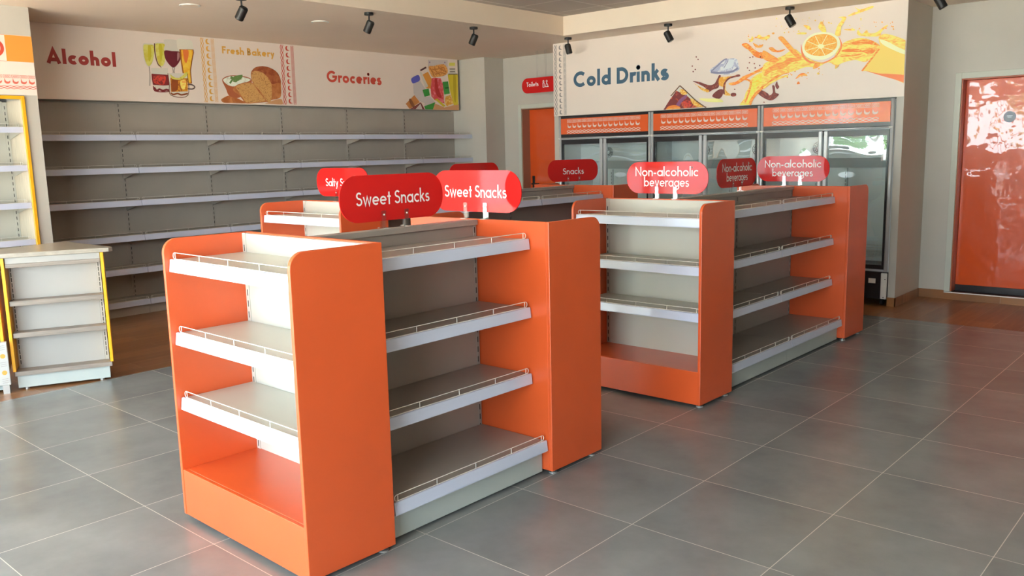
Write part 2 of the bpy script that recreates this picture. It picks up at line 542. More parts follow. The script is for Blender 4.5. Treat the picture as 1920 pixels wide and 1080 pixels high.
def ribbon(mb, pts, w, to3, m):
    """a flat stroke of width w along 2D points"""
    q = [pts[0]]
    for p in pts[1:]:
        if math.dist(p, q[-1]) > 1e-6:
            q.append(p)
    pts = q
    n = len(pts)
    closed = n > 3 and math.dist(pts[0], pts[-1]) < 1e-4
    P = pts[:-1] if closed else pts
    n = len(P)
    Lf, Rt = [], []
    for i in range(n):
        a = P[i - 1] if (i or closed) else P[i]
        b = P[(i + 1) % n] if (i < n - 1 or closed) else P[i]
        c = P[i]
        def dirn(p, q):
            d = math.dist(p, q)
            return ((q[0] - p[0]) / d, (q[1] - p[1]) / d) if d > 1e-9 else None
        d1, d2 = dirn(a, c), dirn(c, b)
        d1 = d1 or d2; d2 = d2 or d1
        if d1 is None:
            return
        nx, ny = -(d1[1] + d2[1]), d1[0] + d2[0]
        l = math.hypot(nx, ny)
        if l < 1e-6:
            nx, ny, l = -d1[1], d1[0], 1
        nx, ny = nx / l, ny / l
        k = nx * -d1[1] + ny * d1[0]
        k = min(1 / max(k, 0.35), 2.2)
        Lf.append((c[0] + nx * w / 2 * k, c[1] + ny * w / 2 * k))
        Rt.append((c[0] - nx * w / 2 * k, c[1] - ny * w / 2 * k))
    vs = [to3(p) for p in Lf] + [to3(p) for p in Rt]
    fs = [(i, (i + 1) % n, n + (i + 1) % n, n + i) for i in range(n if closed else n - 1)]
    mb.add(vs, fs, m)

def lettering(mb, text, u0, u1, v, cap, w, to3, m, track=0.085):
    """text between u0 and u1 on baseline v with capital height cap; w = stroke weight relative to cap"""
    x, items = 0.0, []
    for ch in text:
        if ch == ' ':
            x += 0.30; continue
        g, adv = glyph(ch, w)
        items.append((x, g)); x += adv + track
    total = x - track
    sx = (u1 - u0) / total
    base3 = to3
    o3, a3, b3 = (Vector(base3(q)) for q in ((0, 0), (1, 0), (0, 1)))
    nrm = (a3 - o3).cross(b3 - o3).normalized()
    lay = 0
    for gx, g in items:
        for st in g:
            lay += 1
            to3 = lambda q, k=(lay % 3) * 0.00012: tuple(Vector(base3(q)) + nrm * k)
            # strokes keep their weight in both directions
            ribbon(mb, [(u0 + (gx + p[0]) * sx, v + p[1] * cap) for p in st], w * (cap + sx) / 2, to3, m)
            if len(st) == 9 and math.dist(st[0], st[-1]) < 1e-4:      # the dot of an i
                cx = sum(p[0] for p in st[:-1]) / 8; cy = sum(p[1] for p in st[:-1]) / 8
                mb.add([to3((u0 + (gx + cx + w * .56 * math.cos(k * .5236)) * sx, v + (cy + w * .56 * math.sin(k * .5236)) * cap)) for k in range(12)], [list(range(12))], m)

def crescent(mb, cx, cy, s, to3, m, rot=0.0):
    """banana-like crescent with a pointed tip"""
    pts = []
    for i in range(9):
        a = math.radians(-200 + 205 * i / 8)
        pts.append((math.cos(a) * 0.5, math.sin(a) * 0.42))
    inner = []
    for i in range(9):
        a = math.radians(-5 - 165 * i / 8)
        inner.append((0.08 + math.cos(a) * 0.36, 0.22 + math.sin(a) * 0.26))
    pts = [(-0.42, 0.62)] + pts + inner
    cr, sr = math.cos(rot), math.sin(rot)
    mb.add([to3((cx + s * (p[0] * cr - p[1] * sr), cy + s * (p[0] * sr + p[1] * cr))) for p in pts], [list(range(len(pts)))], m)

def pattern_rows(mb, u0, u1, v0, v1, n, to3, m, vertical=False):
    """three printed rows: crossed boxes, crescents and a zigzag chain; u along the rows"""
    H = v1 - v0
    def T(p):
        return to3((p[1], p[0])) if vertical else to3(p)
    pu = (u1 - u0) / n
    lw = H * 0.022
    for i in range(n):
        a, b = u0 + i * pu + pu * 0.10, u0 + (i + 1) * pu - pu * 0.06
        t, d = v1, v1 - H * 0.20
        ribbon(mb, [(a, d), (b, d), (b, t), (a, t), (a, d)], lw, T, m)
        q = (b - a) / 4
        ribbon(mb, [(a + q * .5, d + H * .04), (a + q * 1.5, t - H * .04), (a + q * 2.5, d + H * .04), (a + q * 3.5, t - H * .04)], lw, T, m)
        ribbon(mb, [(a + q * .5, t - H * .04), (a + q * 1.5, d + H * .04), (a + q * 2.5, t - H * .04), (a + q * 3.5, d + H * .04)], lw, T, m)
        crescent(mb, (a + b) / 2, v0 + H * 0.53, pu * 0.74, T, m)
    k = int(n * 2.6)
    ps = (u1 - u0) / k
    for row in range(3):
        y = v0 + H * (0.03 + 0.085 * row)
        zz = []
        for i in range(k + 1):
            zz.append((u0 + i * ps, y + (H * 0.03 if (i + row) % 2 else -H * 0.03)))
        ribbon(mb, zz, H * 0.040, T, m)

def smooth_loop(pts, n=5):
    out, N = [], len(pts)
    for i in range(N):
        p0, p1, p2, p3 = pts[i - 1], pts[i], pts[(i + 1) % N], pts[(i + 2) % N]
        for k in range(n):
            t = k / n
            out.append(tuple(0.5 * ((2 * p1[j]) + (-p0[j] + p2[j]) * t + (2 * p0[j] - 5 * p1[j] + 4 * p2[j] - p3[j]) * t * t + (-p0[j] + 3 * p1[j] - 3 * p2[j] + p3[j]) * t ** 3) for j in (0, 1)))
    return out
def smooth_line(pts, n=5):
    out, N = [], len(pts)
    for i in range(N - 1):
        p0, p1, p2, p3 = pts[max(i - 1, 0)], pts[i], pts[i + 1], pts[min(i + 2, N - 1)]
        for k in range(n):
            t = k / n
            out.append(tuple(0.5 * ((2 * p1[j]) + (-p0[j] + p2[j]) * t + (2 * p0[j] - 5 * p1[j] + 4 * p2[j] - p3[j]) * t * t + (-p0[j] + 3 * p1[j] - 3 * p2[j] + p3[j]) * t ** 3) for j in (0, 1)))
    out.append(pts[-1])
    return out
ART = {
'glasses_picture': [
 ('glass','s',0,[(1.38,2.696),(1.423,2.706),(1.491,2.701),(1.498,2.661),(1.489,2.599),(1.468,2.529),(1.431,2.479),(1.403,2.484),(1.382,2.531),(1.375,2.611)]),
 ('champagne','s',0,[(1.386,2.686),(1.433,2.695),(1.487,2.692),(1.493,2.653),(1.484,2.598),(1.463,2.529),(1.432,2.487),(1.407,2.491),(1.388,2.538),(1.38,2.612)]),
 ('champagne_deep','s',0,[(1.432,2.683),(1.457,2.685),(1.461,2.631),(1.445,2.548),(1.425,2.533),(1.424,2.615)]),
 ('glassline','l',0.012,[(1.425,2.479),(1.426,2.438),(1.424,2.383),(1.413,2.287)]),
 ('glass','s',0,[(1.5,2.715),(1.555,2.726),(1.61,2.724),(1.619,2.662),(1.606,2.558),(1.578,2.494),(1.548,2.482),(1.52,2.505),(1.504,2.565),(1.497,2.647)]),
 ('brownline','l',0.012,[(1.502,2.712),(1.497,2.647),(1.504,2.565),(1.522,2.505),(1.548,2.486)]),
 ('champagne','s',0,[(1.511,2.706),(1.558,2.716),(1.605,2.713),(1.614,2.662),(1.602,2.565),(1.577,2.502),(1.55,2.491),(1.527,2.512),(1.512,2.573),(1.508,2.648)]),
 ('champagne_deep','s',0,[(1.546,2.702),(1.575,2.704),(1.579,2.625),(1.556,2.534),(1.546,2.582)]),
 ('glassline','l',0.012,[(1.548,2.482),(1.547,2.444),(1.545,2.41)]),
 ('glass','s',0,[(1.609,2.758),(1.612,2.71),(1.603,2.647),(1.756,2.651),(1.746,2.706),(1.744,2.761)]),
 ('wine','s',0,[(1.601,2.646),(1.681,2.649),(1.771,2.645),(1.774,2.589),(1.742,2.531),(1.696,2.487),(1.666,2.487),(1.625,2.528),(1.6,2.578)]),
 ('wine_light','s',0,[(1.74,2.636),(1.759,2.634),(1.757,2.588),(1.732,2.552),(1.733,2.594)]),
 ('glassline','l',0.01,[(1.67,2.485),(1.676,2.444),(1.672,2.423)]),
 ('glassline','l',0.01,[(1.696,2.487),(1.687,2.452),(1.688,2.424)]),
 ('foam','s',0,[(1.748,2.772),(1.813,2.782),(1.874,2.775),(1.911,2.76),(1.918,2.726),(1.918,2.683),(1.849,2.67),(1.757,2.664),(1.741,2.713)]),
 ('beer_dark','p',0,[(1.762,2.672),(1.921,2.682),(1.923,2.648),(1.898,2.562),(1.874,2.461),(1.874,2.33),(1.835,2.326),(1.778,2.428),(1.767,2.554)]),
 ('beer','p',0,[(1.781,2.67),(1.91,2.677),(1.911,2.648),(1.885,2.561),(1.862,2.461),(1.863,2.337),(1.835,2.335),(1.791,2.436),(1.782,2.555)]),
 ('beer_red','s',0,[(1.803,2.667),(1.857,2.671),(1.861,2.623),(1.834,2.544),(1.812,2.55),(1.805,2.612)]),
 ('darkline','l',0.014,[(1.826,2.317),(1.872,2.316),(1.902,2.295),(1.876,2.273),(1.822,2.273)]),
 ('glass','p',0,[(1.441,2.466),(1.621,2.476),(1.614,2.239),(1.459,2.233),(1.441,2.349)]),
 ('red_deep','p',0,[(1.441,2.409),(1.62,2.406),(1.624,2.302),(1.56,2.296),(1.447,2.298),(1.44,2.356)]),
 ('red','s',0,[(1.466,2.385),(1.54,2.395),(1.59,2.384),(1.569,2.314),(1.531,2.302),(1.467,2.316),(1.455,2.35)]),
 ('red_deep','l',0.02,[(1.456,2.274),(1.482,2.241),(1.512,2.256),(1.548,2.243),(1.586,2.255),(1.619,2.246)]),
 ('red_deep','l',0.01,[(1.45,2.288),(1.46,2.24),(1.539,2.231),(1.622,2.239)]),
 ('glass','p',0,[(1.616,2.423),(1.828,2.431),(1.816,2.207),(1.63,2.201),(1.622,2.323)]),
 ('whisky','p',0,[(1.638,2.379),(1.828,2.381),(1.82,2.246),(1.633,2.234)]),
 ('whisky_deep','s',0,[(1.655,2.359),(1.716,2.369),(1.711,2.27),(1.675,2.241),(1.641,2.247)]),
 ('yellow','s',0,[(1.753,2.357),(1.8,2.366),(1.808,2.331),(1.783,2.266),(1.753,2.272),(1.742,2.314)]),
 ('champagne','s',0,[(1.641,2.414),(1.666,2.395),(1.717,2.376),(1.764,2.399),(1.814,2.441),(1.833,2.438),(1.818,2.402),(1.762,2.368),(1.7,2.361),(1.653,2.373)]),
 ('whisky_deep','l',0.016,[(1.628,2.225),(1.657,2.209),(1.703,2.221),(1.747,2.208),(1.818,2.225)]),
 ('brownline','l',0.007,[(1.616,2.421),(1.622,2.323),(1.63,2.201),(1.816,2.205),(1.83,2.429)]),
],
'bread_picture': [
 ('bread_crust','s',0,[(2.198,2.172),(2.249,2.202),(2.298,2.218),(2.369,2.202),(2.481,2.155),(2.488,2.14),(2.34,2.14),(2.228,2.141)]),
 ('board','s',0,[(2.742,2.147),(2.795,2.163),(2.885,2.192),(2.956,2.198),(2.972,2.175),(2.965,2.141),(2.846,2.142)]),
 ('bowl','s',0,[(2.227,2.375),(2.258,2.411),(2.332,2.435),(2.446,2.438),(2.544,2.425),(2.588,2.398),(2.57,2.339),(2.462,2.234),(2.427,2.204),(2.369,2.195),(2.294,2.221),(2.264,2.291)]),
 ('cream','s',0,[(2.239,2.379),(2.265,2.403),(2.331,2.426),(2.445,2.429),(2.543,2.414),(2.575,2.397),(2.506,2.365),(2.43,2.348),(2.363,2.318),(2.284,2.335)]),
 ('leaf','l',0.02,[(2.317,2.35),(2.362,2.402),(2.396,2.425),(2.479,2.44)]),
 ('leaf','l',0.03,[(2.33,2.415),(2.386,2.4),(2.46,2.414)]),
 ('leaf','l',0.02,[(2.36,2.381),(2.392,2.375),(2.427,2.412)]),
 ('leaf','l',0.02,[(2.387,2.418),(2.417,2.39),(2.47,2.429)]),
 ('bread_crust','s',0,[(2.59,2.485),(2.636,2.531),(2.705,2.553),(2.791,2.554),(2.876,2.529),(2.934,2.488),(2.964,2.422),(2.966,2.355),(2.955,2.235),(2.903,2.2),(2.832,2.187),(2.769,2.163),(2.681,2.241),(2.605,2.355),(2.584,2.427)]),
 ('crust_dark','s',0,[(2.595,2.489),(2.636,2.532),(2.705,2.553),(2.791,2.554),(2.876,2.529),(2.934,2.488),(2.964,2.422),(2.962,2.385),(2.899,2.375),(2.846,2.365),(2.807,2.43),(2.734,2.485),(2.659,2.5)]),
 ('bread','s',0,[(2.59,2.456),(2.616,2.494),(2.659,2.5),(2.734,2.485),(2.799,2.43),(2.837,2.365),(2.84,2.291),(2.828,2.194),(2.778,2.164),(2.684,2.285),(2.606,2.362)]),
 ('bread_crust','s',0,[(2.371,2.317),(2.456,2.356),(2.54,2.373),(2.606,2.362),(2.637,2.327),(2.683,2.271),(2.762,2.177),(2.761,2.164),(2.631,2.148),(2.496,2.141),(2.458,2.183),(2.413,2.232),(2.351,2.273)]),
 ('bread','s',0,[(2.387,2.314),(2.463,2.349),(2.539,2.365),(2.597,2.356),(2.628,2.323),(2.674,2.263),(2.744,2.178),(2.632,2.159),(2.505,2.15),(2.467,2.191),(2.43,2.247)]),
],
'grocery_picture': [
 ('board','p',0,[(5.314,2.128),(5.387,2.212),(5.559,2.162),(5.837,2.219),(5.838,2.113),(5.325,2.119)]),
 ('pack','p',0,[(5.28,2.784),(5.649,2.803),(5.64,2.617),(5.568,2.581),(5.336,2.561),(5.276,2.696)]),
 ('label_mark','s',0,[(5.301,2.758),(5.319,2.761),(5.323,2.747),(5.307,2.741)]),
 ('label_mark','s',0,[(5.583,2.772),(5.603,2.775),(5.605,2.762),(5.588,2.758)]),
 ('noodle','s',0,[(5.293,2.697),(5.39,2.71),(5.483,2.732),(5.576,2.741),(5.632,2.699),(5.641,2.634),(5.568,2.589),(5.451,2.567),(5.359,2.562),(5.306,2.625)]),
 ('noodle_deep','l',0.02,[(5.314,2.674),(5.362,2.619),(5.383,2.58)]),
 ('noodle_deep','l',0.016,[(5.389,2.694),(5.432,2.639),(5.499,2.594)]),
 ('noodle_deep','l',0.016,[(5.458,2.706),(5.526,2.669),(5.618,2.649)]),
 ('noodle_deep','l',0.014,[(5.353,2.659),(5.457,2.673),(5.574,2.704)]),
 ('noodle_deep','l',0.014,[(5.418,2.598),(5.5,2.626),(5.605,2.615)]),
 ('oil','p',0,[(5.64,2.609),(5.837,2.619),(5.824,2.206),(5.739,2.196),(5.676,2.386)]),
 ('oil_deep','s',0,[(5.746,2.597),(5.794,2.6),(5.796,2.391),(5.777,2.239),(5.744,2.305)]),
 ('glass','p',0,[(5.685,2.681),(5.786,2.687),(5.791,2.654),(5.819,2.622),(5.652,2.614),(5.683,2.648)]),
 ('darkline','l',0.012,[(5.679,2.684),(5.789,2.69)]),
 ('darkline','l',0.012,[(5.652,2.614),(5.831,2.623)]),
 ('darkline','l',0.01,[(5.683,2.648),(5.785,2.654)]),
 ('oil_cap','p',0,[(5.677,2.769),(5.79,2.776),(5.788,2.733),(5.675,2.726)]),
 ('packet_red','p',0,[(5.318,2.536),(5.382,2.555),(5.502,2.553),(5.55,2.464),(5.552,2.249),(5.562,2.216),(5.378,2.257),(5.318,2.308),(5.308,2.455)]),
 ('packet_deep','s',0,[(5.392,2.531),(5.438,2.533),(5.455,2.42),(5.507,2.298),(5.438,2.304),(5.396,2.385)]),
 ('orange_jar','p',0,[(5.158,2.577),(5.272,2.627),(5.335,2.537),(5.311,2.406),(5.216,2.41)]),
 ('jar_lid','p',0,[(5.128,2.643),(5.236,2.693),(5.252,2.674),(5.144,2.626)]),
 ('glass','p',0,[(5.116,2.619),(5.149,2.625),(5.268,2.437),(5.216,2.41)]),
 ('blue_cap','s',0,[(4.966,2.516),(5.024,2.554),(5.102,2.574),(5.121,2.511),(5.042,2.472),(4.987,2.465)]),
 ('pack','p',0,[(4.997,2.45),(5.12,2.503),(5.236,2.371),(5.205,2.207),(5.095,2.237),(5.001,2.33)]),
 ('copper','p',0,[(4.853,2.194),(5.011,2.311),(5.105,2.221),(4.919,2.12)]),
 ('copper_deep','s',0,[(4.914,2.236),(4.948,2.261),(5.014,2.162),(4.98,2.146)]),
 ('maroon','p',0,[(4.924,2.12),(5.122,2.221),(5.189,2.119),(4.935,2.117)]),
 ('pack','p',0,[(5.023,2.13),(5.115,2.205),(5.145,2.125)]),
 ('green','p',0,[(5.161,2.384),(5.272,2.408),(5.292,2.316),(5.193,2.296)]),
 ('pack','p',0,[(5.21,2.297),(5.289,2.307),(5.382,2.232),(5.181,2.17)]),
 ('green','p',0,[(5.178,2.17),(5.388,2.23),(5.337,2.125),(5.2,2.118)]),
 ('green','p',0,[(5.535,2.505),(5.641,2.518),(5.669,2.353),(5.562,2.337)]),
 ('green_deep','p',0,[(5.578,2.433),(5.649,2.444),(5.654,2.423),(5.583,2.414)]),
 ('amber','p',0,[(5.578,2.308),(5.68,2.336),(5.734,2.221),(5.607,2.18),(5.568,2.217)]),
 ('oil','p',0,[(5.378,2.269),(5.425,2.279),(5.578,2.184),(5.536,2.17)]),
],
'splash_picture': [
 ('orange','s',0,[(-1.027,2.642),(-1.023,2.646),(-1.018,2.641),(-1.022,2.636)]),
 ('orange','s',0,[(-1.046,2.647),(-1.041,2.651),(-1.036,2.646),(-1.041,2.642)]),
 ('orange','s',0,[(-0.873,2.566),(-0.866,2.572),(-0.86,2.564),(-0.866,2.559)]),
 ('orange','s',0,[(-1.028,2.605),(-1.024,2.609),(-1.02,2.604),(-1.024,2.6)]),
 ('orange','s',0,[(-1.041,2.643),(-1.037,2.646),(-1.033,2.642),(-1.037,2.639)]),
 ('orange','s',0,[(-0.871,2.563),(-0.864,2.569),(-0.857,2.562),(-0.864,2.556)]),
 ('orange','s',0,[(-0.899,2.62),(-0.895,2.623),(-0.89,2.619),(-0.894,2.615)]),
 ('orange','s',0,[(-0.939,2.579),(-0.932,2.585),(-0.925,2.577),(-0.931,2.571)]),
 ('orange','s',0,[(-0.883,2.627),(-0.878,2.632),(-0.872,2.625),(-0.877,2.62)]),
 ('orange','s',0,[(-0.926,2.596),(-0.922,2.6),(-0.919,2.596),(-0.922,2.592)]),
 ('orange','s',0,[(-0.976,2.637),(-0.969,2.644),(-0.961,2.635),(-0.968,2.629)]),
 ('orange','s',0,[(-0.883,2.588),(-0.879,2.592),(-0.875,2.587),(-0.879,2.583)]),
 ('orange','s',0,[(-0.876,2.585),(-0.869,2.592),(-0.862,2.584),(-0.869,2.577)]),
 ('orange','s',0,[(-0.888,2.592),(-0.883,2.596),(-0.878,2.591),(-0.883,2.587)]),
 ('yellow','s',0,[(-1.801,2.729),(-1.797,2.732),(-1.793,2.728),(-1.797,2.724)]),
 ('yellow','s',0,[(-1.904,2.671),(-1.9,2.674),(-1.897,2.67),(-1.9,2.667)]),
 ('yellow','s',0,[(-2,2.715),(-1.995,2.719),(-1.99,2.714),(-1.995,2.71)]),
 ('yellow','s',0,[(-1.825,2.724),(-1.82,2.728),(-1.815,2.723),(-1.82,2.719)]),
 ('yellow','s',0,[(-1.664,2.755),(-1.659,2.759),(-1.653,2.754),(-1.659,2.749)]),
 ('yellow','s',0,[(-1.943,2.708),(-1.938,2.712),(-1.933,2.707),(-1.938,2.703)]),
 ('yellow','s',0,[(-1.888,2.681),(-1.883,2.685),(-1.877,2.68),(-1.882,2.676)]),
 ('yellow','s',0,[(-1.813,2.645),(-1.809,2.648),(-1.805,2.644),(-1.809,2.641)]),
 ('yellow','s',0,[(-1.999,2.788),(-1.992,2.794),(-1.984,2.786),(-1.991,2.78)]),
 ('yellow','s',0,[(-1.798,2.763),(-1.793,2.767),(-1.787,2.762),(-1.792,2.758)]),
 ('yellow','s',0,[(-1.952,2.741),(-1.948,2.743),(-1.945,2.74),(-1.948,2.737)]),
 ('yellow','s',0,[(-1.769,2.641),(-1.76,2.649),(-1.751,2.64),(-1.76,2.632)]),
 ('yellow','s',0,[(-1.75,2.628),(-1.746,2.631),(-1.743,2.627),(-1.746,2.624)]),
 ('yellow','s',0,[(-1.913,2.644),(-1.906,2.65),(-1.898,2.642),(-1.905,2.636)]),
 ('yellow','s',0,[(-1.869,2.644),(-1.862,2.649),(-1.855,2.642),(-1.862,2.636)]),
 ('yellow','s',0,[(-1.725,2.744),(-1.721,2.748),(-1.717,2.744),(-1.721,2.74)]),
 ('yellow','s',0,[(-1.859,2.788),(-1.854,2.793),(-1.849,2.787),(-1.854,2.783)]),
 ('yellow','s',0,[(-1.674,2.732),(-1.671,2.734),(-1.667,2.731),(-1.67,2.728)]),
 ('orange','s',0,[(-2.298,2.647),(-2.29,2.653),(-2.282,2.645),(-2.29,2.639)]),
 ('orange','s',0,[(-2.228,2.623),(-2.224,2.626),(-2.22,2.622),(-2.224,2.619)]),
 ('orange','s',0,[(-2.101,2.591),(-2.097,2.595),(-2.092,2.59),(-2.096,2.587)]),
 ('orange','s',0,[(-2.292,2.662),(-2.288,2.666),(-2.283,2.661),(-2.287,2.658)]),
 ('orange','s',0,[(-2.163,2.636),(-2.16,2.639),(-2.156,2.635),(-2.159,2.632)]),
 ('orange','s',0,[(-2.207,2.626),(-2.198,2.634),(-2.188,2.624),(-2.197,2.617)]),
 ('orange','s',0,[(-2.281,2.595),(-2.273,2.601),(-2.265,2.593),(-2.273,2.586)]),
 ('orange','s',0,[(-2.218,2.524),(-2.212,2.529),(-2.206,2.523),(-2.212,2.518)]),
 ('orange','s',0,[(-2.252,2.608),(-2.248,2.611),(-2.245,2.608),(-2.248,2.605)]),
 ('orange','s',0,[(-2.221,2.628),(-2.212,2.635),(-2.203,2.626),(-2.212,2.619)]),
 ('orange','s',0,[(-2.13,2.584),(-2.127,2.587),(-2.123,2.583),(-2.127,2.58)]),
 ('orange','s',0,[(-2.251,2.632),(-2.246,2.636),(-2.242,2.631),(-2.246,2.627)]),
 ('orange','s',0,[(-2.253,2.544),(-2.249,2.547),(-2.245,2.543),(-2.249,2.54)]),
 ('orange','s',0,[(-2.293,2.54),(-2.287,2.545),(-2.28,2.538),(-2.286,2.533)]),
 ('orange','s',0,[(-2.103,2.594),(-2.095,2.602),(-2.086,2.593),(-2.095,2.586)]),
 ('orange','s',0,[(-2.17,2.547),(-2.162,2.553),(-2.154,2.545),(-2.162,2.539)]),
 ('yellow','s',0,[(-1.563,2.769),(-1.559,2.773),(-1.554,2.768),(-1.558,2.765)]),
 ('yellow','s',0,[(-1.471,2.688),(-1.463,2.695),(-1.455,2.686),(-1.462,2.679)]),
 ('yellow','s',0,[(-1.604,2.724),(-1.596,2.731),(-1.589,2.723),(-1.596,2.716)]),
 ('yellow','s',0,[(-1.526,2.701),(-1.52,2.706),(-1.514,2.7),(-1.52,2.695)]),
 ('yellow','s',0,[(-1.522,2.712),(-1.517,2.716),(-1.513,2.711),(-1.517,2.708)]),
 ('yellow','s',0,[(-1.454,2.681),(-1.451,2.684),(-1.447,2.68),(-1.45,2.677)]),
 ('yellow','s',0,[(-1.445,2.68),(-1.439,2.685),(-1.432,2.678),(-1.438,2.672)]),
 ('yellow','s',0,[(-1.673,2.711),(-1.669,2.714),(-1.665,2.71),(-1.669,2.707)]),
 ('yellow','s',0,[(-1.148,2.624),(-1.145,2.627),(-1.142,2.623),(-1.145,2.62)]),
 ('yellow','s',0,[(-1.269,2.641),(-1.263,2.646),(-1.257,2.64),(-1.263,2.634)]),
 ('yellow','s',0,[(-1.18,2.598),(-1.176,2.601),(-1.172,2.597),(-1.176,2.593)]),
 ('yellow','s',0,[(-1.289,2.61),(-1.286,2.613),(-1.283,2.609),(-1.286,2.607)]),
 ('yellow','s',0,[(-1.168,2.689),(-1.161,2.695),(-1.154,2.687),(-1.161,2.681)]),
 ('yellow','s',0,[(-1.177,2.603),(-1.171,2.608),(-1.165,2.602),(-1.171,2.597)]),
 ('yellow','s',0,[(-1.167,2.679),(-1.16,2.684),(-1.154,2.677),(-1.16,2.672)]),
 ('yellow','s',0,[(-1.245,2.609),(-1.238,2.615),(-1.231,2.607),(-1.237,2.601)]),
 ('orange','s',0,[(-1.672,2.228),(-1.669,2.23),(-1.665,2.227),(-1.669,2.224)]),
 ('orange','s',0,[(-1.859,2.234),(-1.853,2.24),(-1.846,2.233),(-1.852,2.228)]),
 ('orange','s',0,[(-1.511,2.207),(-1.508,2.21),(-1.504,2.206),(-1.507,2.203)]),
 ('orange','s',0,[(-1.719,2.205),(-1.713,2.211),(-1.707,2.205),(-1.713,2.199)]),
 ('orange','s',0,[(-1.87,2.209),(-1.862,2.216),(-1.854,2.208),(-1.862,2.201)]),
 ('orange','s',0,[(-1.836,2.238),(-1.831,2.243),(-1.825,2.237),(-1.831,2.233)]),
 ('orange','s',0,[(-1.544,2.24),(-1.54,2.244),(-1.535,2.24),(-1.54,2.236)]),
 ('orange','s',0,[(-1.665,2.18),(-1.661,2.184),(-1.657,2.18),(-1.661,2.177)]),
 ('orange','s',0,[(-1.827,2.229),(-1.818,2.236),(-1.81,2.228),(-1.818,2.221)]),
 ('orange','s',0,[(-1.66,2.236),(-1.652,2.243),(-1.644,2.235),(-1.652,2.228)]),
 ('orange','s',0,[(-1.553,2.267),(-1.545,2.274),(-1.537,2.265),(-1.545,2.258)]),
 ('orange','s',0,[(-1.793,2.261),(-1.785,2.267),(-1.777,2.259),(-1.785,2.252)]),
 ('glass','p',0,[(-3.189,2.11),(-3.082,2.208),(-2.759,1.96),(-3.18,1.948)]),
 ('cola','p',0,[(-3.219,2.052),(-3.127,2.158),(-2.99,2.092),(-2.915,2.029),(-2.803,1.965),(-3.289,1.937)]),
 ('purple','s',0,[(-3.134,1.989),(-3.088,2.058),(-3.006,2.105),(-2.998,2.079),(-3.058,2.03),(-3.095,1.98)]),
 ('red','s',0,[(-3.043,2.03),(-3.005,2.053),(-2.937,2.024),(-2.944,1.985),(-3.012,1.982)]),
 ('orange_deep','s',0,[(-3.227,1.993),(-3.134,2.002),(-3.072,1.972),(-3.133,1.942),(-3.257,1.942)]),
 ('amber','s',0,[(-3.082,2.169),(-3.029,2.159),(-2.991,2.117),(-3.043,2.108),(-3.074,2.129)]),
 ('amber','s',0,[(-2.953,2.063),(-2.878,2.04),(-2.789,1.971),(-2.862,1.968),(-2.922,2.004)]),
 ('brownline','l',0.012,[(-3.082,2.208),(-3.006,2.144),(-2.878,2.033),(-2.759,1.956)]),
 ('brownline','l',0.012,[(-3.196,2.104),(-3.082,2.208)]),
 ('maroon','s',0,[(-2.925,2.245),(-2.843,2.23),(-2.734,2.191),(-2.669,2.199),(-2.634,2.247),(-2.613,2.283),(-2.592,2.275),(-2.612,2.227),(-2.618,2.158),(-2.675,2.143),(-2.733,2.121),(-2.777,2.168),(-2.858,2.212)]),
 ('amber','s',0,[(-2.91,2.222),(-2.821,2.171),(-2.733,2.14),(-2.74,2.115),(-2.806,2.138),(-2.865,2.187)]),
 ('maroon','s',0,[(-2.689,2.074),(-2.66,2.11),(-2.604,2.138),(-2.561,2.129),(-2.567,2.079),(-2.609,2.041),(-2.66,2.053)]),
 ('amber','s',0,[(-2.606,2.257),(-2.535,2.262),(-2.452,2.262),(-2.507,2.238),(-2.534,2.19),(-2.533,2.127),(-2.49,2.087),(-2.476,2.067),(-2.546,2.078),(-2.562,2.154),(-2.612,2.182)]),
 ('maroon','l',0.018,[(-2.383,2.263),(-2.452,2.255),(-2.507,2.238),(-2.548,2.191),(-2.554,2.128),(-2.55,2.084)]),
 ('maroon','s',0,[(-2.476,2.08),(-2.449,2.094),(-2.414,2.082),(-2.42,2.058),(-2.462,2.057)]),
 ('maroon','s',0,[(-2.424,2.269),(-2.383,2.275),(-2.372,2.256),(-2.41,2.252)]),
 ('yellow_pale','s',0,[(-2.849,2.057),(-2.732,2.051),(-2.609,2.041),(-2.559,2.009),(-2.616,2.006),(-2.76,2.02)]),
 ('ice','s',0,[(-2.721,2.348),(-2.651,2.386),(-2.574,2.436),(-2.483,2.443),(-2.414,2.431),(-2.392,2.365),(-2.384,2.327),(-2.445,2.295),(-2.536,2.283),(-2.635,2.297),(-2.707,2.315)]),
 ('ice_light','s',0,[(-2.552,2.384),(-2.503,2.43),(-2.448,2.425),(-2.461,2.358),(-2.523,2.338),(-2.572,2.336)]),
 ('ice_dark','l',0.014,[(-2.707,2.328),(-2.636,2.379),(-2.559,2.435),(-2.525,2.441)]),
 ('ice_dark','l',0.02,[(-2.707,2.321),(-2.592,2.306),(-2.467,2.309),(-2.398,2.341)]),
 ('ice_dark','l',0.008,[(-2.558,2.354),(-2.51,2.424)]),
 ('orange_deep','s',0,[(-2.499,2.194),(-2.416,2.206),(-2.342,2.25),(-2.248,2.28),(-2.116,2.333),(-2.051,2.367),(-2.172,2.468),(-2.08,2.459),(-1.949,2.388),(-1.922,2.362),(-2.05,2.307),(-2.214,2.265),(-2.314,2.218),(-2.409,2.175),(-2.478,2.173)]),
 ('maroon','s',0,[(-2.169,2.067),(-2.143,2.102),(-2.07,2.067),(-2.043,2.042),(-2.011,2.07),(-2.019,2.137),(-1.993,2.129),(-1.985,2.068),(-1.946,2.048),(-1.977,2.013),(-2.022,1.992),(-2.082,2.007)]),
 ('maroon','s',0,[(-1.987,2.14),(-1.969,2.175),(-1.961,2.145),(-1.944,2.12),(-1.966,2.1)]),
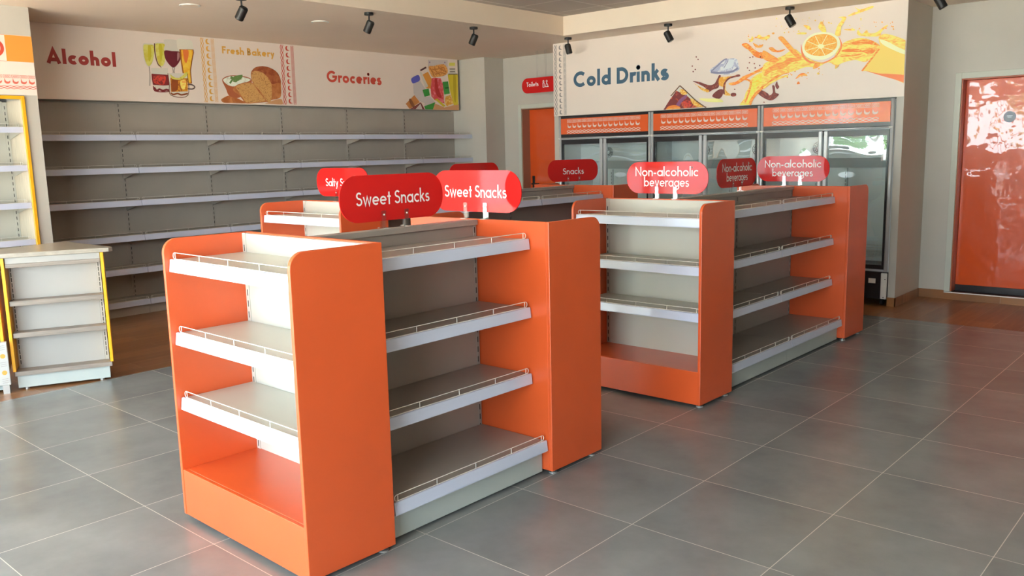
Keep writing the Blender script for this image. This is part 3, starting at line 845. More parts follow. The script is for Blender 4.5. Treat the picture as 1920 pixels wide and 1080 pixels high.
 ('yellow','s',0,[(-2.37,1.959),(-2.323,2.027),(-2.304,2.088),(-2.271,2.135),(-2.253,2.213),(-2.18,2.263),(-2.05,2.307),(-1.922,2.356),(-1.822,2.401),(-1.795,2.316),(-1.887,2.247),(-1.982,2.212),(-2.072,2.146),(-2.163,2.091),(-2.222,2.046),(-2.261,1.956)]),
 ('yellow_green','s',0,[(-2.239,2.188),(-2.18,2.245),(-2.075,2.279),(-2.023,2.281),(-2.074,2.219),(-2.164,2.152),(-2.242,2.035),(-2.281,1.963),(-2.295,1.97),(-2.257,2.085)]),
 ('orange_deep','l',0.03,[(-2.261,1.956),(-2.222,2.034),(-2.124,2.125),(-2.021,2.191),(-1.919,2.249),(-1.843,2.261)]),
 ('orange_deep','l',0.018,[(-2.309,1.989),(-2.27,2.086),(-2.252,2.189),(-2.327,2.225)]),
 ('yellow','l',0.02,[(-2.111,2.118),(-2.02,2.173),(-1.918,2.213),(-1.855,2.221)]),
 ('yellow','s',0,[(-2.121,2.342),(-2.02,2.388),(-1.905,2.424),(-1.801,2.475),(-1.727,2.423),(-1.614,2.353),(-1.503,2.322),(-1.412,2.351),(-1.355,2.448),(-1.282,2.499),(-1.136,2.513),(-0.989,2.442),(-0.994,2.385),(-1.091,2.294),(-1.201,2.318),(-1.305,2.305),(-1.379,2.282),(-1.457,2.318),(-1.564,2.282),(-1.675,2.291),(-1.794,2.262),(-1.983,2.231),(-2.116,2.147)]),
 ('orange','s',0,[(-1.903,2.363),(-1.855,2.389),(-1.742,2.383),(-1.725,2.363),(-1.821,2.348),(-1.894,2.301),(-2.018,2.28),(-2.101,2.239),(-2.086,2.301),(-1.969,2.353)]),
 ('orange_deep','s',0,[(-1.274,2.469),(-1.223,2.486),(-1.121,2.497),(-1.041,2.475),(-0.996,2.428),(-1.09,2.455),(-1.207,2.459)]),
 ('orange_deep','s',0,[(-1.331,2.409),(-1.28,2.426),(-1.176,2.417),(-1.131,2.398),(-1.06,2.413),(-1.016,2.387),(-1.064,2.356),(-1.131,2.384),(-1.234,2.393)]),
 ('orange_deep','s',0,[(-1.345,2.363),(-1.277,2.368),(-1.203,2.369),(-1.144,2.363),(-1.232,2.353)]),
 ('orange','s',0,[(-2.124,2.49),(-2.039,2.444),(-1.954,2.382),(-2.02,2.365),(-2.122,2.412)]),
 ('orange_deep','s',0,[(-2.065,2.508),(-2.024,2.512),(-1.973,2.476),(-1.89,2.484),(-1.939,2.458),(-2.022,2.469)]),
 ('orange','s',0,[(-1.968,2.598),(-1.927,2.609),(-1.868,2.55),(-1.801,2.475),(-1.726,2.393),(-1.758,2.381),(-1.849,2.465),(-1.925,2.548)]),
 ('yellow','s',0,[(-1.562,2.667),(-1.532,2.708),(-1.483,2.615),(-1.513,2.603),(-1.553,2.637)]),
 ('yellow','s',0,[(-1.711,2.691),(-1.656,2.678),(-1.631,2.638),(-1.67,2.65)]),
 ('yellow','s',0,[(-1.397,2.569),(-1.378,2.647),(-1.335,2.707),(-1.373,2.726),(-1.298,2.721),(-1.318,2.669),(-1.34,2.635),(-1.348,2.557)]),
 ('yellow','s',0,[(-1.284,2.726),(-1.24,2.75),(-1.19,2.761),(-1.22,2.801),(-1.168,2.773),(-1.061,2.792),(-1.057,2.773),(-1.146,2.749),(-1.225,2.73)]),
 ('yellow','s',0,[(-1.781,2.616),(-1.733,2.626),(-1.677,2.617),(-1.693,2.603)]),
 ('yellow','s',0,[(-1.316,2.611),(-1.227,2.605),(-1.212,2.589),(-1.279,2.596)]),
 ('yellow','s',0,[(-1.183,2.59),(-1.145,2.55),(-1.103,2.581),(-1.08,2.55),(-1.015,2.55),(-0.94,2.598),(-0.912,2.602),(-0.966,2.552),(-0.993,2.513),(-1.173,2.538)]),
 ('orange','s',0,[(-1.603,2.27),(-1.581,2.321),(-1.534,2.317),(-1.549,2.281)]),
 ('yellow','s',0,[(-1.386,2.253),(-1.38,2.297),(-1.349,2.287),(-1.36,2.265)]),
 ('orange_deep','s',0,[(-1.776,2.185),(-1.737,2.228),(-1.689,2.235),(-1.656,2.206),(-1.712,2.211)]),
 ('orange_deep','s',0,[(-1.762,2.134),(-1.747,2.16),(-1.73,2.136)]),
 ('yellow','s',0,[(-1.562,2.222),(-1.547,2.232),(-1.535,2.216),(-1.55,2.21)]),
 ('yellow','s',0,[(-2.196,2.629),(-2.17,2.65),(-2.127,2.622),(-2.06,2.638),(-2.068,2.6),(-2.152,2.601)]),
 ('orange','s',0,[(-2.036,2.651),(-2.015,2.656),(-2.006,2.644),(-2.023,2.638)]),
 ('orange_deep','s',0,[(-2.359,2.575),(-2.298,2.577),(-2.227,2.515),(-2.149,2.461),(-2.122,2.412),(-2.208,2.436),(-2.279,2.505),(-2.332,2.541)]),
 ('orange','s',0,[(-2.237,2.575),(-2.203,2.56),(-2.168,2.541),(-2.126,2.552),(-2.142,2.523),(-2.202,2.529)]),
 ('yellow','s',0,[(-2.299,2.632),(-2.264,2.613),(-2.247,2.642),(-2.23,2.617),(-2.255,2.588)]),
 ('orange_red','s',0,[(-1.73,2.514),(-1.712,2.452),(-1.678,2.381),(-1.597,2.329),(-1.503,2.322),(-1.398,2.364),(-1.354,2.419),(-1.341,2.476),(-1.359,2.543),(-1.326,2.474),(-1.339,2.417),(-1.382,2.363),(-1.472,2.319),(-1.581,2.317),(-1.661,2.342),(-1.718,2.407)]),
 ('rind','s',0,[(-1.717,2.482),(-1.691,2.547),(-1.614,2.599),(-1.513,2.605),(-1.413,2.578),(-1.35,2.513),(-1.355,2.441),(-1.413,2.38),(-1.504,2.348),(-1.614,2.361),(-1.695,2.413)]),
 ('slice','s',0,[(-1.693,2.48),(-1.667,2.545),(-1.598,2.582),(-1.512,2.587),(-1.435,2.566),(-1.38,2.516),(-1.382,2.451),(-1.437,2.404),(-1.513,2.382),(-1.607,2.398),(-1.671,2.433)]),
 ('slice_light','s',0,[(-1.563,2.475),(-1.548,2.496),(-1.509,2.489),(-1.501,2.466),(-1.531,2.45)]),
 ('slice_light','l',0.006,[(-1.667,2.537),(-1.539,2.473),(-1.392,2.422)]),
 ('slice_light','l',0.006,[(-1.59,2.578),(-1.536,2.473),(-1.49,2.387)]),
 ('slice_light','l',0.006,[(-1.474,2.573),(-1.536,2.473),(-1.615,2.406)]),
 ('slice_light','l',0.006,[(-1.383,2.495),(-1.536,2.473),(-1.68,2.449)]),
 ('juice','p',0,[(-1.131,2.211),(-0.975,2.426),(-0.992,2.498),(-0.922,2.519),(-0.824,2.488),(-0.726,2.437),(-0.729,2.075),(-0.892,2.143),(-1.095,2.208)]),
 ('yellow','s',0,[(-0.992,2.498),(-0.944,2.529),(-0.852,2.502),(-0.728,2.437),(-0.728,2.375),(-0.849,2.428),(-0.954,2.438)]),
 ('juice_light','s',0,[(-0.977,2.483),(-0.906,2.455),(-0.813,2.397),(-0.735,2.354),(-0.748,2.328),(-0.846,2.372),(-0.954,2.438)]),
 ('orange_red','s',0,[(-1.095,2.21),(-0.978,2.178),(-0.865,2.165),(-0.731,2.138),(-0.729,2.078),(-0.834,2.114),(-0.934,2.149)]),
 ('orange_deep','l',0.016,[(-1.131,2.211),(-0.981,2.398)]),
 ('maroon','s',0,[(-2.892,2.495),(-2.883,2.502),(-2.875,2.493),(-2.883,2.486)]),
 ('maroon','s',0,[(-2.87,2.468),(-2.861,2.474),(-2.852,2.466),(-2.861,2.459)]),
 ('maroon','s',0,[(-2.939,2.403),(-2.93,2.41),(-2.921,2.402),(-2.93,2.395)]),
 ('maroon','s',0,[(-2.902,2.365),(-2.893,2.372),(-2.884,2.364),(-2.893,2.357)]),
 ('maroon','s',0,[(-2.927,2.345),(-2.919,2.352),(-2.91,2.343),(-2.918,2.336)]),
 ('maroon','s',0,[(-2.272,2.434),(-2.265,2.441),(-2.256,2.433),(-2.264,2.426)]),
 ('maroon','s',0,[(-2.242,2.438),(-2.234,2.444),(-2.226,2.436),(-2.234,2.43)]),
 ('maroon','s',0,[(-2.278,2.383),(-2.27,2.39),(-2.262,2.382),(-2.27,2.375)]),
 ('maroon','s',0,[(-2.224,2.369),(-2.216,2.376),(-2.208,2.368),(-2.216,2.361)]),
 ('maroon','s',0,[(-2.213,2.326),(-2.205,2.333),(-2.197,2.325),(-2.205,2.318)]),
 ('maroon','s',0,[(-2.297,2.333),(-2.289,2.339),(-2.281,2.331),(-2.289,2.325)]),
 ('maroon','s',0,[(-2.276,2.307),(-2.268,2.313),(-2.26,2.305),(-2.268,2.299)]),
 ('maroon','s',0,[(-2.109,1.978),(-2.101,1.985),(-2.093,1.978),(-2.1,1.971)]),
 ('maroon','s',0,[(-2.159,2.43),(-2.151,2.437),(-2.143,2.429),(-2.151,2.422)]),
 ('maroon','s',0,[(-2.437,2.127),(-2.429,2.134),(-2.42,2.126),(-2.428,2.119)]),
 ('maroon','s',0,[(-2.164,2.346),(-2.156,2.353),(-2.148,2.345),(-2.156,2.338)]),
],
}

# ================================================================== SETTING
RAD = math.radians
Zs, Zc = 2.82, 3.03                       # soffit and suspended ceiling heights
SX, SY = -4.30, 5.06                      # inner edges of the soffit
GX, GY = -4.25, 5.00                      # where grey tiles meet the wood tiles
BACK = 6.28
struct(MB().box(GX, 4.5, -5.1, GY, -0.06, 0), 'floor', M_TILE)
struct(MB().box(-7.1, GX, -5.1, 6.6, -0.06, 0).box(GX, 4.5, GY, 6.6, -0.06, 0), 'floor.001', M_WOODFLOOR)
struct(MB().box(SX, 4.5, -5.1, SY, Zc, Zc + 0.08), 'ceiling', M_CEILTILE)
struct(MB().box(-7.1, SX - 0.02, -5.1, 6.6, Zs, Zs + 0.35).box(SX - 0.02, 4.5, SY + 0.02, 6.6, Zs, Zs + 0.35), 'ceiling.001', M_SOFFIT)
struct(MB().box(SX - 0.02, SX, -5.1, SY + 0.02, Zs, Zc + 0.10).box(SX, 4.5, SY, SY + 0.02, Zs, Zc + 0.10), 'trim_1', M_CREAMPAINT)
# left side
struct(MB().box(-7.2, -7.0, -5.1, 6.6, 0, Zs), 'wall_left', M_PAINT)
struct(MB().box(-7.0, -6.79, 0.06, 5.84, 2.13, Zs), 'trim_2', M_PAINT)
struct(MB().box(-7.0, -6.03, -0.045, 0.06, 0, Zs).box(-7.0, -6.03, -5.0, -0.045, 2.10, Zs).box(-7.0, -6.03, -5.0, -1.30, 0, 2.10), 'wall_left.001', M_PAINT)
struct(MB().box(-7.0, -6.33, 5.90, BACK, 0, Zs), 'wall_left.002', M_PAINT)
# back wall with its two door openings
DL0, DL1, DLH = -6.00, -5.08, 2.12
DR0, DR1, DRH = -0.45, 0.47, 2.125
w = MB()
w.box(-7.0, DL0, BACK, BACK + 0.2, 0, Zs).box(DL0, DL1, BACK, BACK + 0.2, DLH, Zs).box(DL1, DR0, BACK, BACK + 0.2, 0, Zs)
w.box(DR0, DR1, BACK, BACK + 0.2, DRH, Zs).box(DR1, 4.5, BACK, BACK + 0.2, 0, Zs)
struct(w, 'wall_back', M_PAINT)
struct(MB().box(-7.0, 4.5, BACK + 0.2, BACK + 0.3, 0, Zs), 'wall_back.001', M_PAINT)
# box-out above the fridges with its two piers
struct(MB().box(-4.85, -0.745, 5.56, BACK, 1.955, Zs), 'trim_3', M_PAINT)
struct(MB().box(-4.85, -4.76, 5.56, BACK, 0, 1.955), 'trim_4', M_PAINT)
struct(MB().box(-0.812, -0.745, 5.56, BACK, 0, 1.955), 'trim_5', M_PAINT)
struct(MB().box(-0.814, -0.737, 5.552, 5.56, 0, 0.085).box(-0.745, -0.737, 5.552, BACK, 0, 0.085), 'baseboard_1', M_WOODSKIRT)
struct(MB().box(-0.737, -0.50, BACK - 0.008, BACK, 0, 0.085), 'baseboard_2', M_WOODSKIRT)
struct(MB().box(0.52, 4.4, BACK - 0.008, BACK, 0, 0.085), 'baseboard_3', M_WOODSKIRT)
struct(MB().box(-6.33, -6.05, BACK - 0.008, BACK, 0, 0.085).box(-6.33, -6.322, 5.89, BACK, 0, 0.085), 'baseboard_4', M_WOODSKIRT)
# right wall and shop front with their windows
struct(MB().box(4.4, 4.5, -5.1, 6.6, 0, 3.2), 'wall_right', M_PAINT)
struct(MB().box(-7.2, -6.8, -5.1, -5.0, 0, 3.2).box(2.8, 4.4, -5.1, -5.0, 0, 3.2).box(-6.8, 2.8, -5.1, -5.0, 0, 0.12).box(-6.8, 2.8, -5.1, -5.0, 2.65, 3.2), 'wall_front', M_PAINT)
def window(name, axis, fixed, a0, a1, z0, z1, n):
    f = MB(); g = MB()
    def bx(mb, p0, p1, q0, q1, d):
        if axis == 'y': mb.box(p0, p1, fixed - d, fixed + d, q0, q1)
        else: mb.box(fixed - d, fixed + d, p0, p1, q0, q1)
    step = (a1 - a0) / n
    for i in range(n + 1):
        c = a0 + i * step
        bx(f, max(a0, c - .03), min(a1, c + .03), z0, z1, .035)
    bx(f, a0, a1, z0, z0 + .06, .034); bx(f, a0, a1, z1 - .06, z1, .034)
    bx(g, a0 + .03, a1 - .03, z0 + .06, z1 - .06, .003)
    o = struct(f, name, M_WINFRAME)
    g.build('window_glass', M_GLAZE, o)
window('window_1', 'y', -5.05, -6.8, 2.8, 0.12, 2.65, 7)
struct(MB().box(-16, 14, -22, -5.1, -0.16, -0.06).box(4.5, 20, -5.1, 8, -0.16, -0.06), 'ground_outside', M_PAVING)

# doors
M_DOORREVEAL2 = mat('door_reveal_orange_brown', (0.42, 0.085, 0.02), 0.4)
M_THRESH = mat('dark_threshold', (0.045, 0.022, 0.018), 0.6)
def door(name, x0, x1, z0, z1, depth, badge=None, handle=None):
    f = MB()
    t = 0.055
    f.bbox(x0 - t, x0, BACK - 0.022, BACK, 0 if z0 < .05 else z0, z1 + t)
    f.bbox(x1, x1 + t, BACK - 0.022, BACK, 0 if z0 < .05 else z0, z1 + t)
    f.bbox(x0, x1, BACK - 0.022, BACK, z1, z1 + t)
    o = struct(f, name, M_DOORFRAME)
    MB().box(x0, x0 + .012, BACK - .01, BACK + .195, z0, z1).box(x1 - .012, x1, BACK - .01, BACK + .195, z0, z1).box(x0 + .012, x1 - .012, BACK - .01, BACK + .195, z1 - .012, z1).build('door_lining', M_DOORREVEAL if not badge else M_DOORREVEAL2, o)
    s = MB().bbox(x0 + .013, x1 - .013, BACK + depth, BACK + depth + .045, z0 + (.055 if badge else .01), z1 - .013, c=.003).build('door_panel', M_DOOR, o)
    return o, s
d1, s1 = door('door_1', DL0, DL1, 0.0, DLH, 0.14)
hb = MB()
hx, hy = DL0 + 0.075, BACK + 0.14
hb.bbox(hx - .022, hx + .022, hy - .01, hy, .98, 1.20, c=.004)
hb.tube([(hx, hy - .008, 1.09), (hx, hy - .05, 1.09), (hx + .03, hy - .06, 1.09), (hx + .14, hy - .06, 1.09)], .010, n=8)
hb.build('door_handle', M_SPOT, d1, smooth=True)
d2, s2 = door('door_2', DR0, DR1, 0.08, DRH, 0.11, badge=True)
MB().box(DR0 + .013, DR1 - .013, BACK + .118, BACK + .150, .071, .136).build('door_gap_shade', M_DARK, d2)  # black strip standing in for the unlit gap under the door
bd = MB().cyl((-0.052, BACK + .110, 1.755), (-0.052, BACK + .105, 1.755), 0.052, n=40)
bo = bd.build('door_badge', M_BADGE, d2)
bl = MB()
for zz, a, b in ((1.762, -.024, .024), (1.750, -.016, .016)):
    bl.box(-0.052 + a, -0.052 + b, BACK + .1045, BACK + .105, zz, zz + .004)
bl.build('badge_print', M_CHROME, bo)
struct(MB().box(DR0 - .05, DR1 + .05, BACK - 0.03, BACK + 0.2, 0, 0.066), 'trim_6', M_WOODSKIRT)
struct(MB().box(DR0 + .001, DR1 - .001, BACK - 0.015, BACK + 0.199, 0.066, 0.070), 'trim_8', M_THRESH)
struct(MB().box(DR0 - .05, DR1 + .05, BACK - 0.033, BACK - 0.018, 0.066, 0.076), 'trim_7', M_WIRE)

# ================================================================== BANNERS
def left3(off):
    return lambda p: (-6.784 + off, p[0], p[1])
def drink3(off):
    return lambda p: (p[0], 5.554 - off, p[1])
ART_COLORS = {
 'amber': (214, 140, 40), 'beer': (224, 150, 30), 'beer_dark': (150, 80, 25), 'beer_red': (220, 110, 50), 'blue_cap': (88, 84, 165), 'board': (200, 140, 95),
 'bowl': (165, 85, 50), 'bread': (200, 145, 85), 'bread_crust': (165, 88, 42), 'brownline': (105, 65, 40), 'champagne': (206, 190, 95), 'champagne_deep': (190, 168, 40),
 'cola': (120, 40, 40), 'copper': (190, 118, 60), 'copper_deep': (130, 75, 40), 'cream': (222, 215, 195), 'crust_dark': (140, 62, 32), 'darkline': (95, 75, 65),
 'foam': (214, 198, 178), 'glass': (203, 187, 170), 'glassline': (160, 140, 125), 'green': (60, 140, 55), 'green_deep': (25, 95, 30), 'ice': (165, 160, 175),
 'ice_dark': (125, 118, 140), 'ice_light': (205, 200, 198), 'jar_lid': (85, 45, 40), 'juice': (242, 188, 92), 'juice_light': (240, 222, 165), 'label_mark': (140, 110, 140),
 'leaf': (95, 120, 60), 'maroon': (115, 48, 42), 'noodle': (225, 160, 85), 'noodle_deep': (185, 110, 45), 'oil': (205, 175, 40), 'oil_cap': (215, 195, 85), 'oil_deep': (180, 148, 20),
 'orange': (246, 160, 70), 'orange_deep': (228, 118, 45), 'orange_jar': (214, 138, 55), 'orange_red': (235, 120, 70), 'pack': (196, 178, 170), 'packet_deep': (180, 40, 38),
 'packet_red': (208, 72, 72), 'purple': (130, 75, 110), 'red': (200, 62, 45), 'red_deep': (120, 32, 34), 'rind': (250, 222, 175), 'slice': (246, 172, 80), 'slice_light': (252, 214, 160),
 'whisky': (205, 130, 35), 'whisky_deep': (140, 65, 25), 'wine': (105, 28, 38), 'wine_light': (165, 110, 110), 'yellow': (246, 202, 98), 'yellow_green': (222, 205, 85), 'yellow_pale': (225, 208, 130)}
# the reference colours above are what the print shows under the shop's light; the paper around it reads (219,194,178)
PAPER = srgb(219, 194, 178)
PRINT_NOISE = {
 'yellow': ((244, 160, 76), 7.0, 2.5, (1, 1, 3.2), .38, .52), 'yellow_green': ((246, 186, 60), 9.0, 2.0, (1, 1, 3.0), .35, .50), 'orange': ((236, 128, 62), 9.0, 2.5, (1, 1, 3.0), .40, .55),
 'orange_deep': ((244, 170, 80), 9.0, 2.5, (1, 1, 3.0), .38, .52), 'slice': ((238, 142, 44), 60.0, 0.5, (1, 1, 1), .35, .60), 'bread': ((160, 98, 52), 90.0, 0.0, (1, 1, 1), .36, .46),
 'bread_crust': ((190, 118, 66), 14.0, 0.5, (1, 1, 1), .35, .60), 'crust_dark': ((168, 90, 50), 18.0, 0.5, (1, 1, 1), .35, .60), 'whisky': ((150, 74, 28), 22.0, 2.0, (1, 1, 1), .38, .52),
 'noodle': ((186, 104, 48), 26.0, 3.0, (1, 1, 1), .42, .52), 'red': ((120, 34, 34), 20.0, 2.0, (1, 1, 1), .38, .52), 'cola': ((205, 86, 50), 11.0, 1.5, (1, 1, 1), .34, .48),
 'maroon': ((165, 82, 60), 16.0, 2.0, (1, 1, 1), .32, .46), 'ice': ((212, 202, 198), 14.0, 2.0, (1, 1, 1), .42, .56), 'packet_red': ((222, 120, 130), 12.0, 1.5, (1, 1, 1), .34, .50),
 'champagne': ((196, 172, 60), 14.0, 1.0, (1, 1, 1), .38, .56), 'beer': ((236, 180, 60), 12.0, 1.0, (1, 1, 1), .36, .55), 'cream': ((196, 186, 164), 30.0, 0.5, (1, 1, 1), .36, .50), 'amber': ((238, 190, 110), 18.0, 2.0, (1, 1, 1), .38, .54)}
def print_mat(key):
    c = srgb(*ART_COLORS[key])
    base = (0.86, 0.745, 0.655)
    col = tuple(min(0.95, c[i] * base[i] / PAPER[i]) for i in range(3))
    nz = PRINT_NOISE.get(key)
    name = 'ink_' + key
    if nz is None or name in MATS:
        return mat(name, col, 0.5)
    # printed liquid, crumb and grain: two inks mixed by a noise texture
    m = mat(name, col, 0.5)
    nt = m.node_tree
    tc = nt.nodes.new('ShaderNodeTexCoord')
    n = nt.nodes.new('ShaderNodeTexNoise')
    n.inputs['Scale'].default_value, n.inputs['Distortion'].default_value = nz[1], nz[2]
    n.inputs['Detail'].default_value = 3
    mp = nt.nodes.new('ShaderNodeMapping')
    mp.inputs['Scale'].default_value = nz[3]
    mp.inputs['Rotation'].default_value = (0, RAD(28), 0) if nz[3] != (1, 1, 1) else (0, 0, 0)
    r = nt.nodes.new('ShaderNodeValToRGB')
    c2 = srgb(*nz[0])
    r.color_ramp.elements[0].position, r.color_ramp.elements[1].position = nz[4], nz[5]
    r.color_ramp.elements[0].color = (*tuple(min(0.95, c2[i] * base[i] / PAPER[i]) for i in range(3)), 1)
    r.color_ramp.elements[1].color = (*col, 1)
    nt.links.new(tc.outputs['Object'], mp.inputs[0])
    nt.links.new(mp.outputs[0], n.inputs['Vector'])
    nt.links.new(n.outputs['Fac'], r.inputs[0])
    nt.links.new(r.outputs[0], nt.nodes['Principled BSDF'].inputs['Base Color'])
    return m
def picture(name, items, to3f, bounds, parent):
    mb = MB()
    u0, u1, v0, v1 = bounds
    for i, (col, kind, wd, pts) in enumerate(items):
        m = print_mat(col)
        to3 = to3f(0.0006 + 0.00006 * i)
        cl = lambda p: (min(max(p[0], u0), u1), min(max(p[1], v0), v1))
        if kind == 'l':
            ribbon(mb, [cl(p) for p in smooth_line(pts)], wd, to3, m)
        else:
            q = smooth_loop(pts) if kind == 's' else pts
            q = [cl(p) for p in q]
            mb.add([to3(p) for p in q], [list(range(len(q)))], m)
    return mb.build(name, None, parent)

M_ALC = mat('print_dark_red', (0.42, 0.045, 0.038), 0.5)
M_BAK = mat('print_gold', (0.80, 0.42, 0.07), 0.5)
M_GRO = mat('print_brick_red', (0.66, 0.080, 0.045), 0.5)
M_BLUE = mat('print_steel_blue', (0.060, 0.135, 0.205), 0.5)
M_GREYPR = mat('print_grey', (0.30, 0.27, 0.25), 0.5)
M_ORPR = mat('print_orange', (0.80, 0.32, 0.05), 0.5)
M_REDPR = mat('print_coral', (0.72, 0.16, 0.11), 0.5)

bn = MB().box(-6.79, -6.784, 0.06, 5.838, 2.128, Zs - .002).build('wall_banner', M_PRINT)
bn['label'] = 'long pale banner over the grey wall shelving reading Alcohol, Fresh Bakery and Groceries'
bn['category'] = 'banner'
t3 = left3(0.0012)
mb = MB(); lettering(mb, 'Alcohol', 0.446, 1.092, 2.456, 0.132, 0.24, t3, M_ALC); o = mb.build('alcohol_lettering', None, bn); o['label'] = 'dark red word Alcohol'
mb = MB(); lettering(mb, 'Fresh Bakery', 2.25, 2.904, 2.664, 0.076, 0.20, t3, M_BAK); o = mb.build('bakery_lettering', None, bn); o['label'] = 'golden words Fresh Bakery'
mb = MB(); lettering(mb, 'Groceries', 3.612, 4.453, 2.421, 0.134, 0.205, t3, M_GRO); o = mb.build('groceries_lettering', None, bn); o['label'] = 'brick red word Groceries'
mb = MB(); pattern_rows(mb, 2.14, 2.81, 2.005, 2.160, 9, t3, M_BAK, vertical=True)
o = mb.build('border_pattern', None, bn); o['label'] = 'golden printed border strip'
mb = MB(); pattern_rows(mb, 2.14, 2.81, 2.985, 3.160, 9, t3, M_GRO, vertical=True)
o = mb.build('border_pattern', None, bn); o['label'] = 'red printed border strip'
LB = (0.3, 5.836, 2.130, 2.816)
picture('glasses_picture', ART['glasses_picture'], left3, LB, bn)['label'] = 'printed glasses of champagne, wine, beer and whisky'
picture('bread_picture', ART['bread_picture'], left3, LB, bn)['label'] = 'printed brown loaf beside a bowl of cream'
picture('grocery_picture', ART['grocery_picture'], left3, LB, bn)['label'] = 'printed group of bottles, jars and packets'

bn = MB().box(-4.85, -0.747, 5.554, 5.56, 1.957, Zs - .002).build('wall_banner', M_PRINT)
bn['label'] = 'wide pale banner over the fridges reading Cold Drinks with an orange splash'
bn['category'] = 'banner'
t3 = drink3(0.0012)
mb = MB(); lettering(mb, 'Cold Drinks', -4.543, -3.236, 2.285, 0.178, 0.215, t3, M_BLUE); o = mb.build('drinks_lettering', None, bn); o['label'] = 'steel blue words Cold Drinks'
mb = MB(); pattern_rows(mb, 1.965, 2.80, -4.835, -4.655, 12, t3, M_GREYPR, vertical=True)
o = mb.build('border_pattern', None, bn); o['label'] = 'grey printed border strip'
picture('splash_picture', ART['splash_picture'], drink3, (-4.6, -0.752, 1.960, 2.812), bn)['label'] = 'printed orange slice and juice splash with an ice cube and a cola glass'

bn = MB().box(-6.03, -6.024, -1.6, 0.058, 2.102, 2.585).build('wall_banner', M_PRINT)
bn['label'] = 'pale banner piece with an orange block above the yellow framed shelves'
bn['category'] = 'banner'
t3 = lambda p: (-6.0225, p[0], p[1])
MB().box(-6.024, -6.0228, -0.148, 0.058, 2.372, 2.583).build('orange_block', M_ORPR, bn)
mb = MB(); pattern_rows(mb, -0.76, 0.055, 2.150, 2.262, 13, t3, M_REDPR)
mb.build('border_pattern', None, bn)
mb = MB(); ribbon(mb, arc(-0.235, 2.475, 0.062, 0.060, 0, 360, 32), 0.026, t3, M_GRO); mb.build('round_emblem', None, bn)
mb = MB(); ribbon(mb, [(-1.6, 2.372), (-0.148, 2.372)], 0.003, t3, M_REDPR); ribbon(mb, [(-1.6, 2.583), (-0.148, 2.583)], 0.003, t3, M_REDPR); mb.build('border_line', None, bn)

# ================================================================== SHELVING
def wire_guard(mb, a0, a1, d, z, axis, h=0.026, r=0.0019):
    """rail of bent wire standing on a shelf edge; a along the edge, d its distance"""
    P = (lambda a, zz: (d, a, zz)) if axis == 'y' else (lambda a, zz: (a, d, zz))
    rr = h / 2
    pts = []
    for i in range(7):
        t = math.radians(90 + 180 * i / 6)
        pts.append(P(a0 + rr + rr * math.cos(t), z + rr + rr * math.sin(t)))
    for i in range(7):
        t = math.radians(-90 + 180 * i / 6)
        pts.append(P(a1 - rr + rr * math.cos(t), z + rr + rr * math.sin(t)))
    mb.tube(pts, r, closed=True, n=5)
    n = max(2, round((a1 - a0) / 0.24))
    for i in range(1, n):
        a = a0 + (a1 - a0) * i / n
        mb.tube([P(a, z), P(a, z + h)], r * 0.9, n=5)
    for a in (a0 + rr * 1.4, a1 - rr * 1.4):
        mb.tube([P(a, z), P(a, z + h)], r * 0.9, n=5)
    return mb

def post_mesh(x0, x1, y0, y1, z0, z1, face, fpos, w0, m, pitch=0.05):
    """upright with a column of black slots on the face given ('x+','x-','y-')"""
    mb = MB().box(x0, x1, y0, y1, z0, z1, m)
    z = z0 + 0.03
    while z < z1 - 0.03:
        if face[0] == 'x':
            s = 0.0006 if face[1] == '+' else -0.0006
            a, b = sorted((fpos, fpos + s))
            mb.box(a, b, w0 - .0028, w0 + .0028, z, z + 0.028, M_BLACK)
        else:
            mb.box(w0 - .0028, w0 + .0028, fpos - .0006, fpos, z, z + 0.028, M_BLACK)
        z += pitch
    return mb

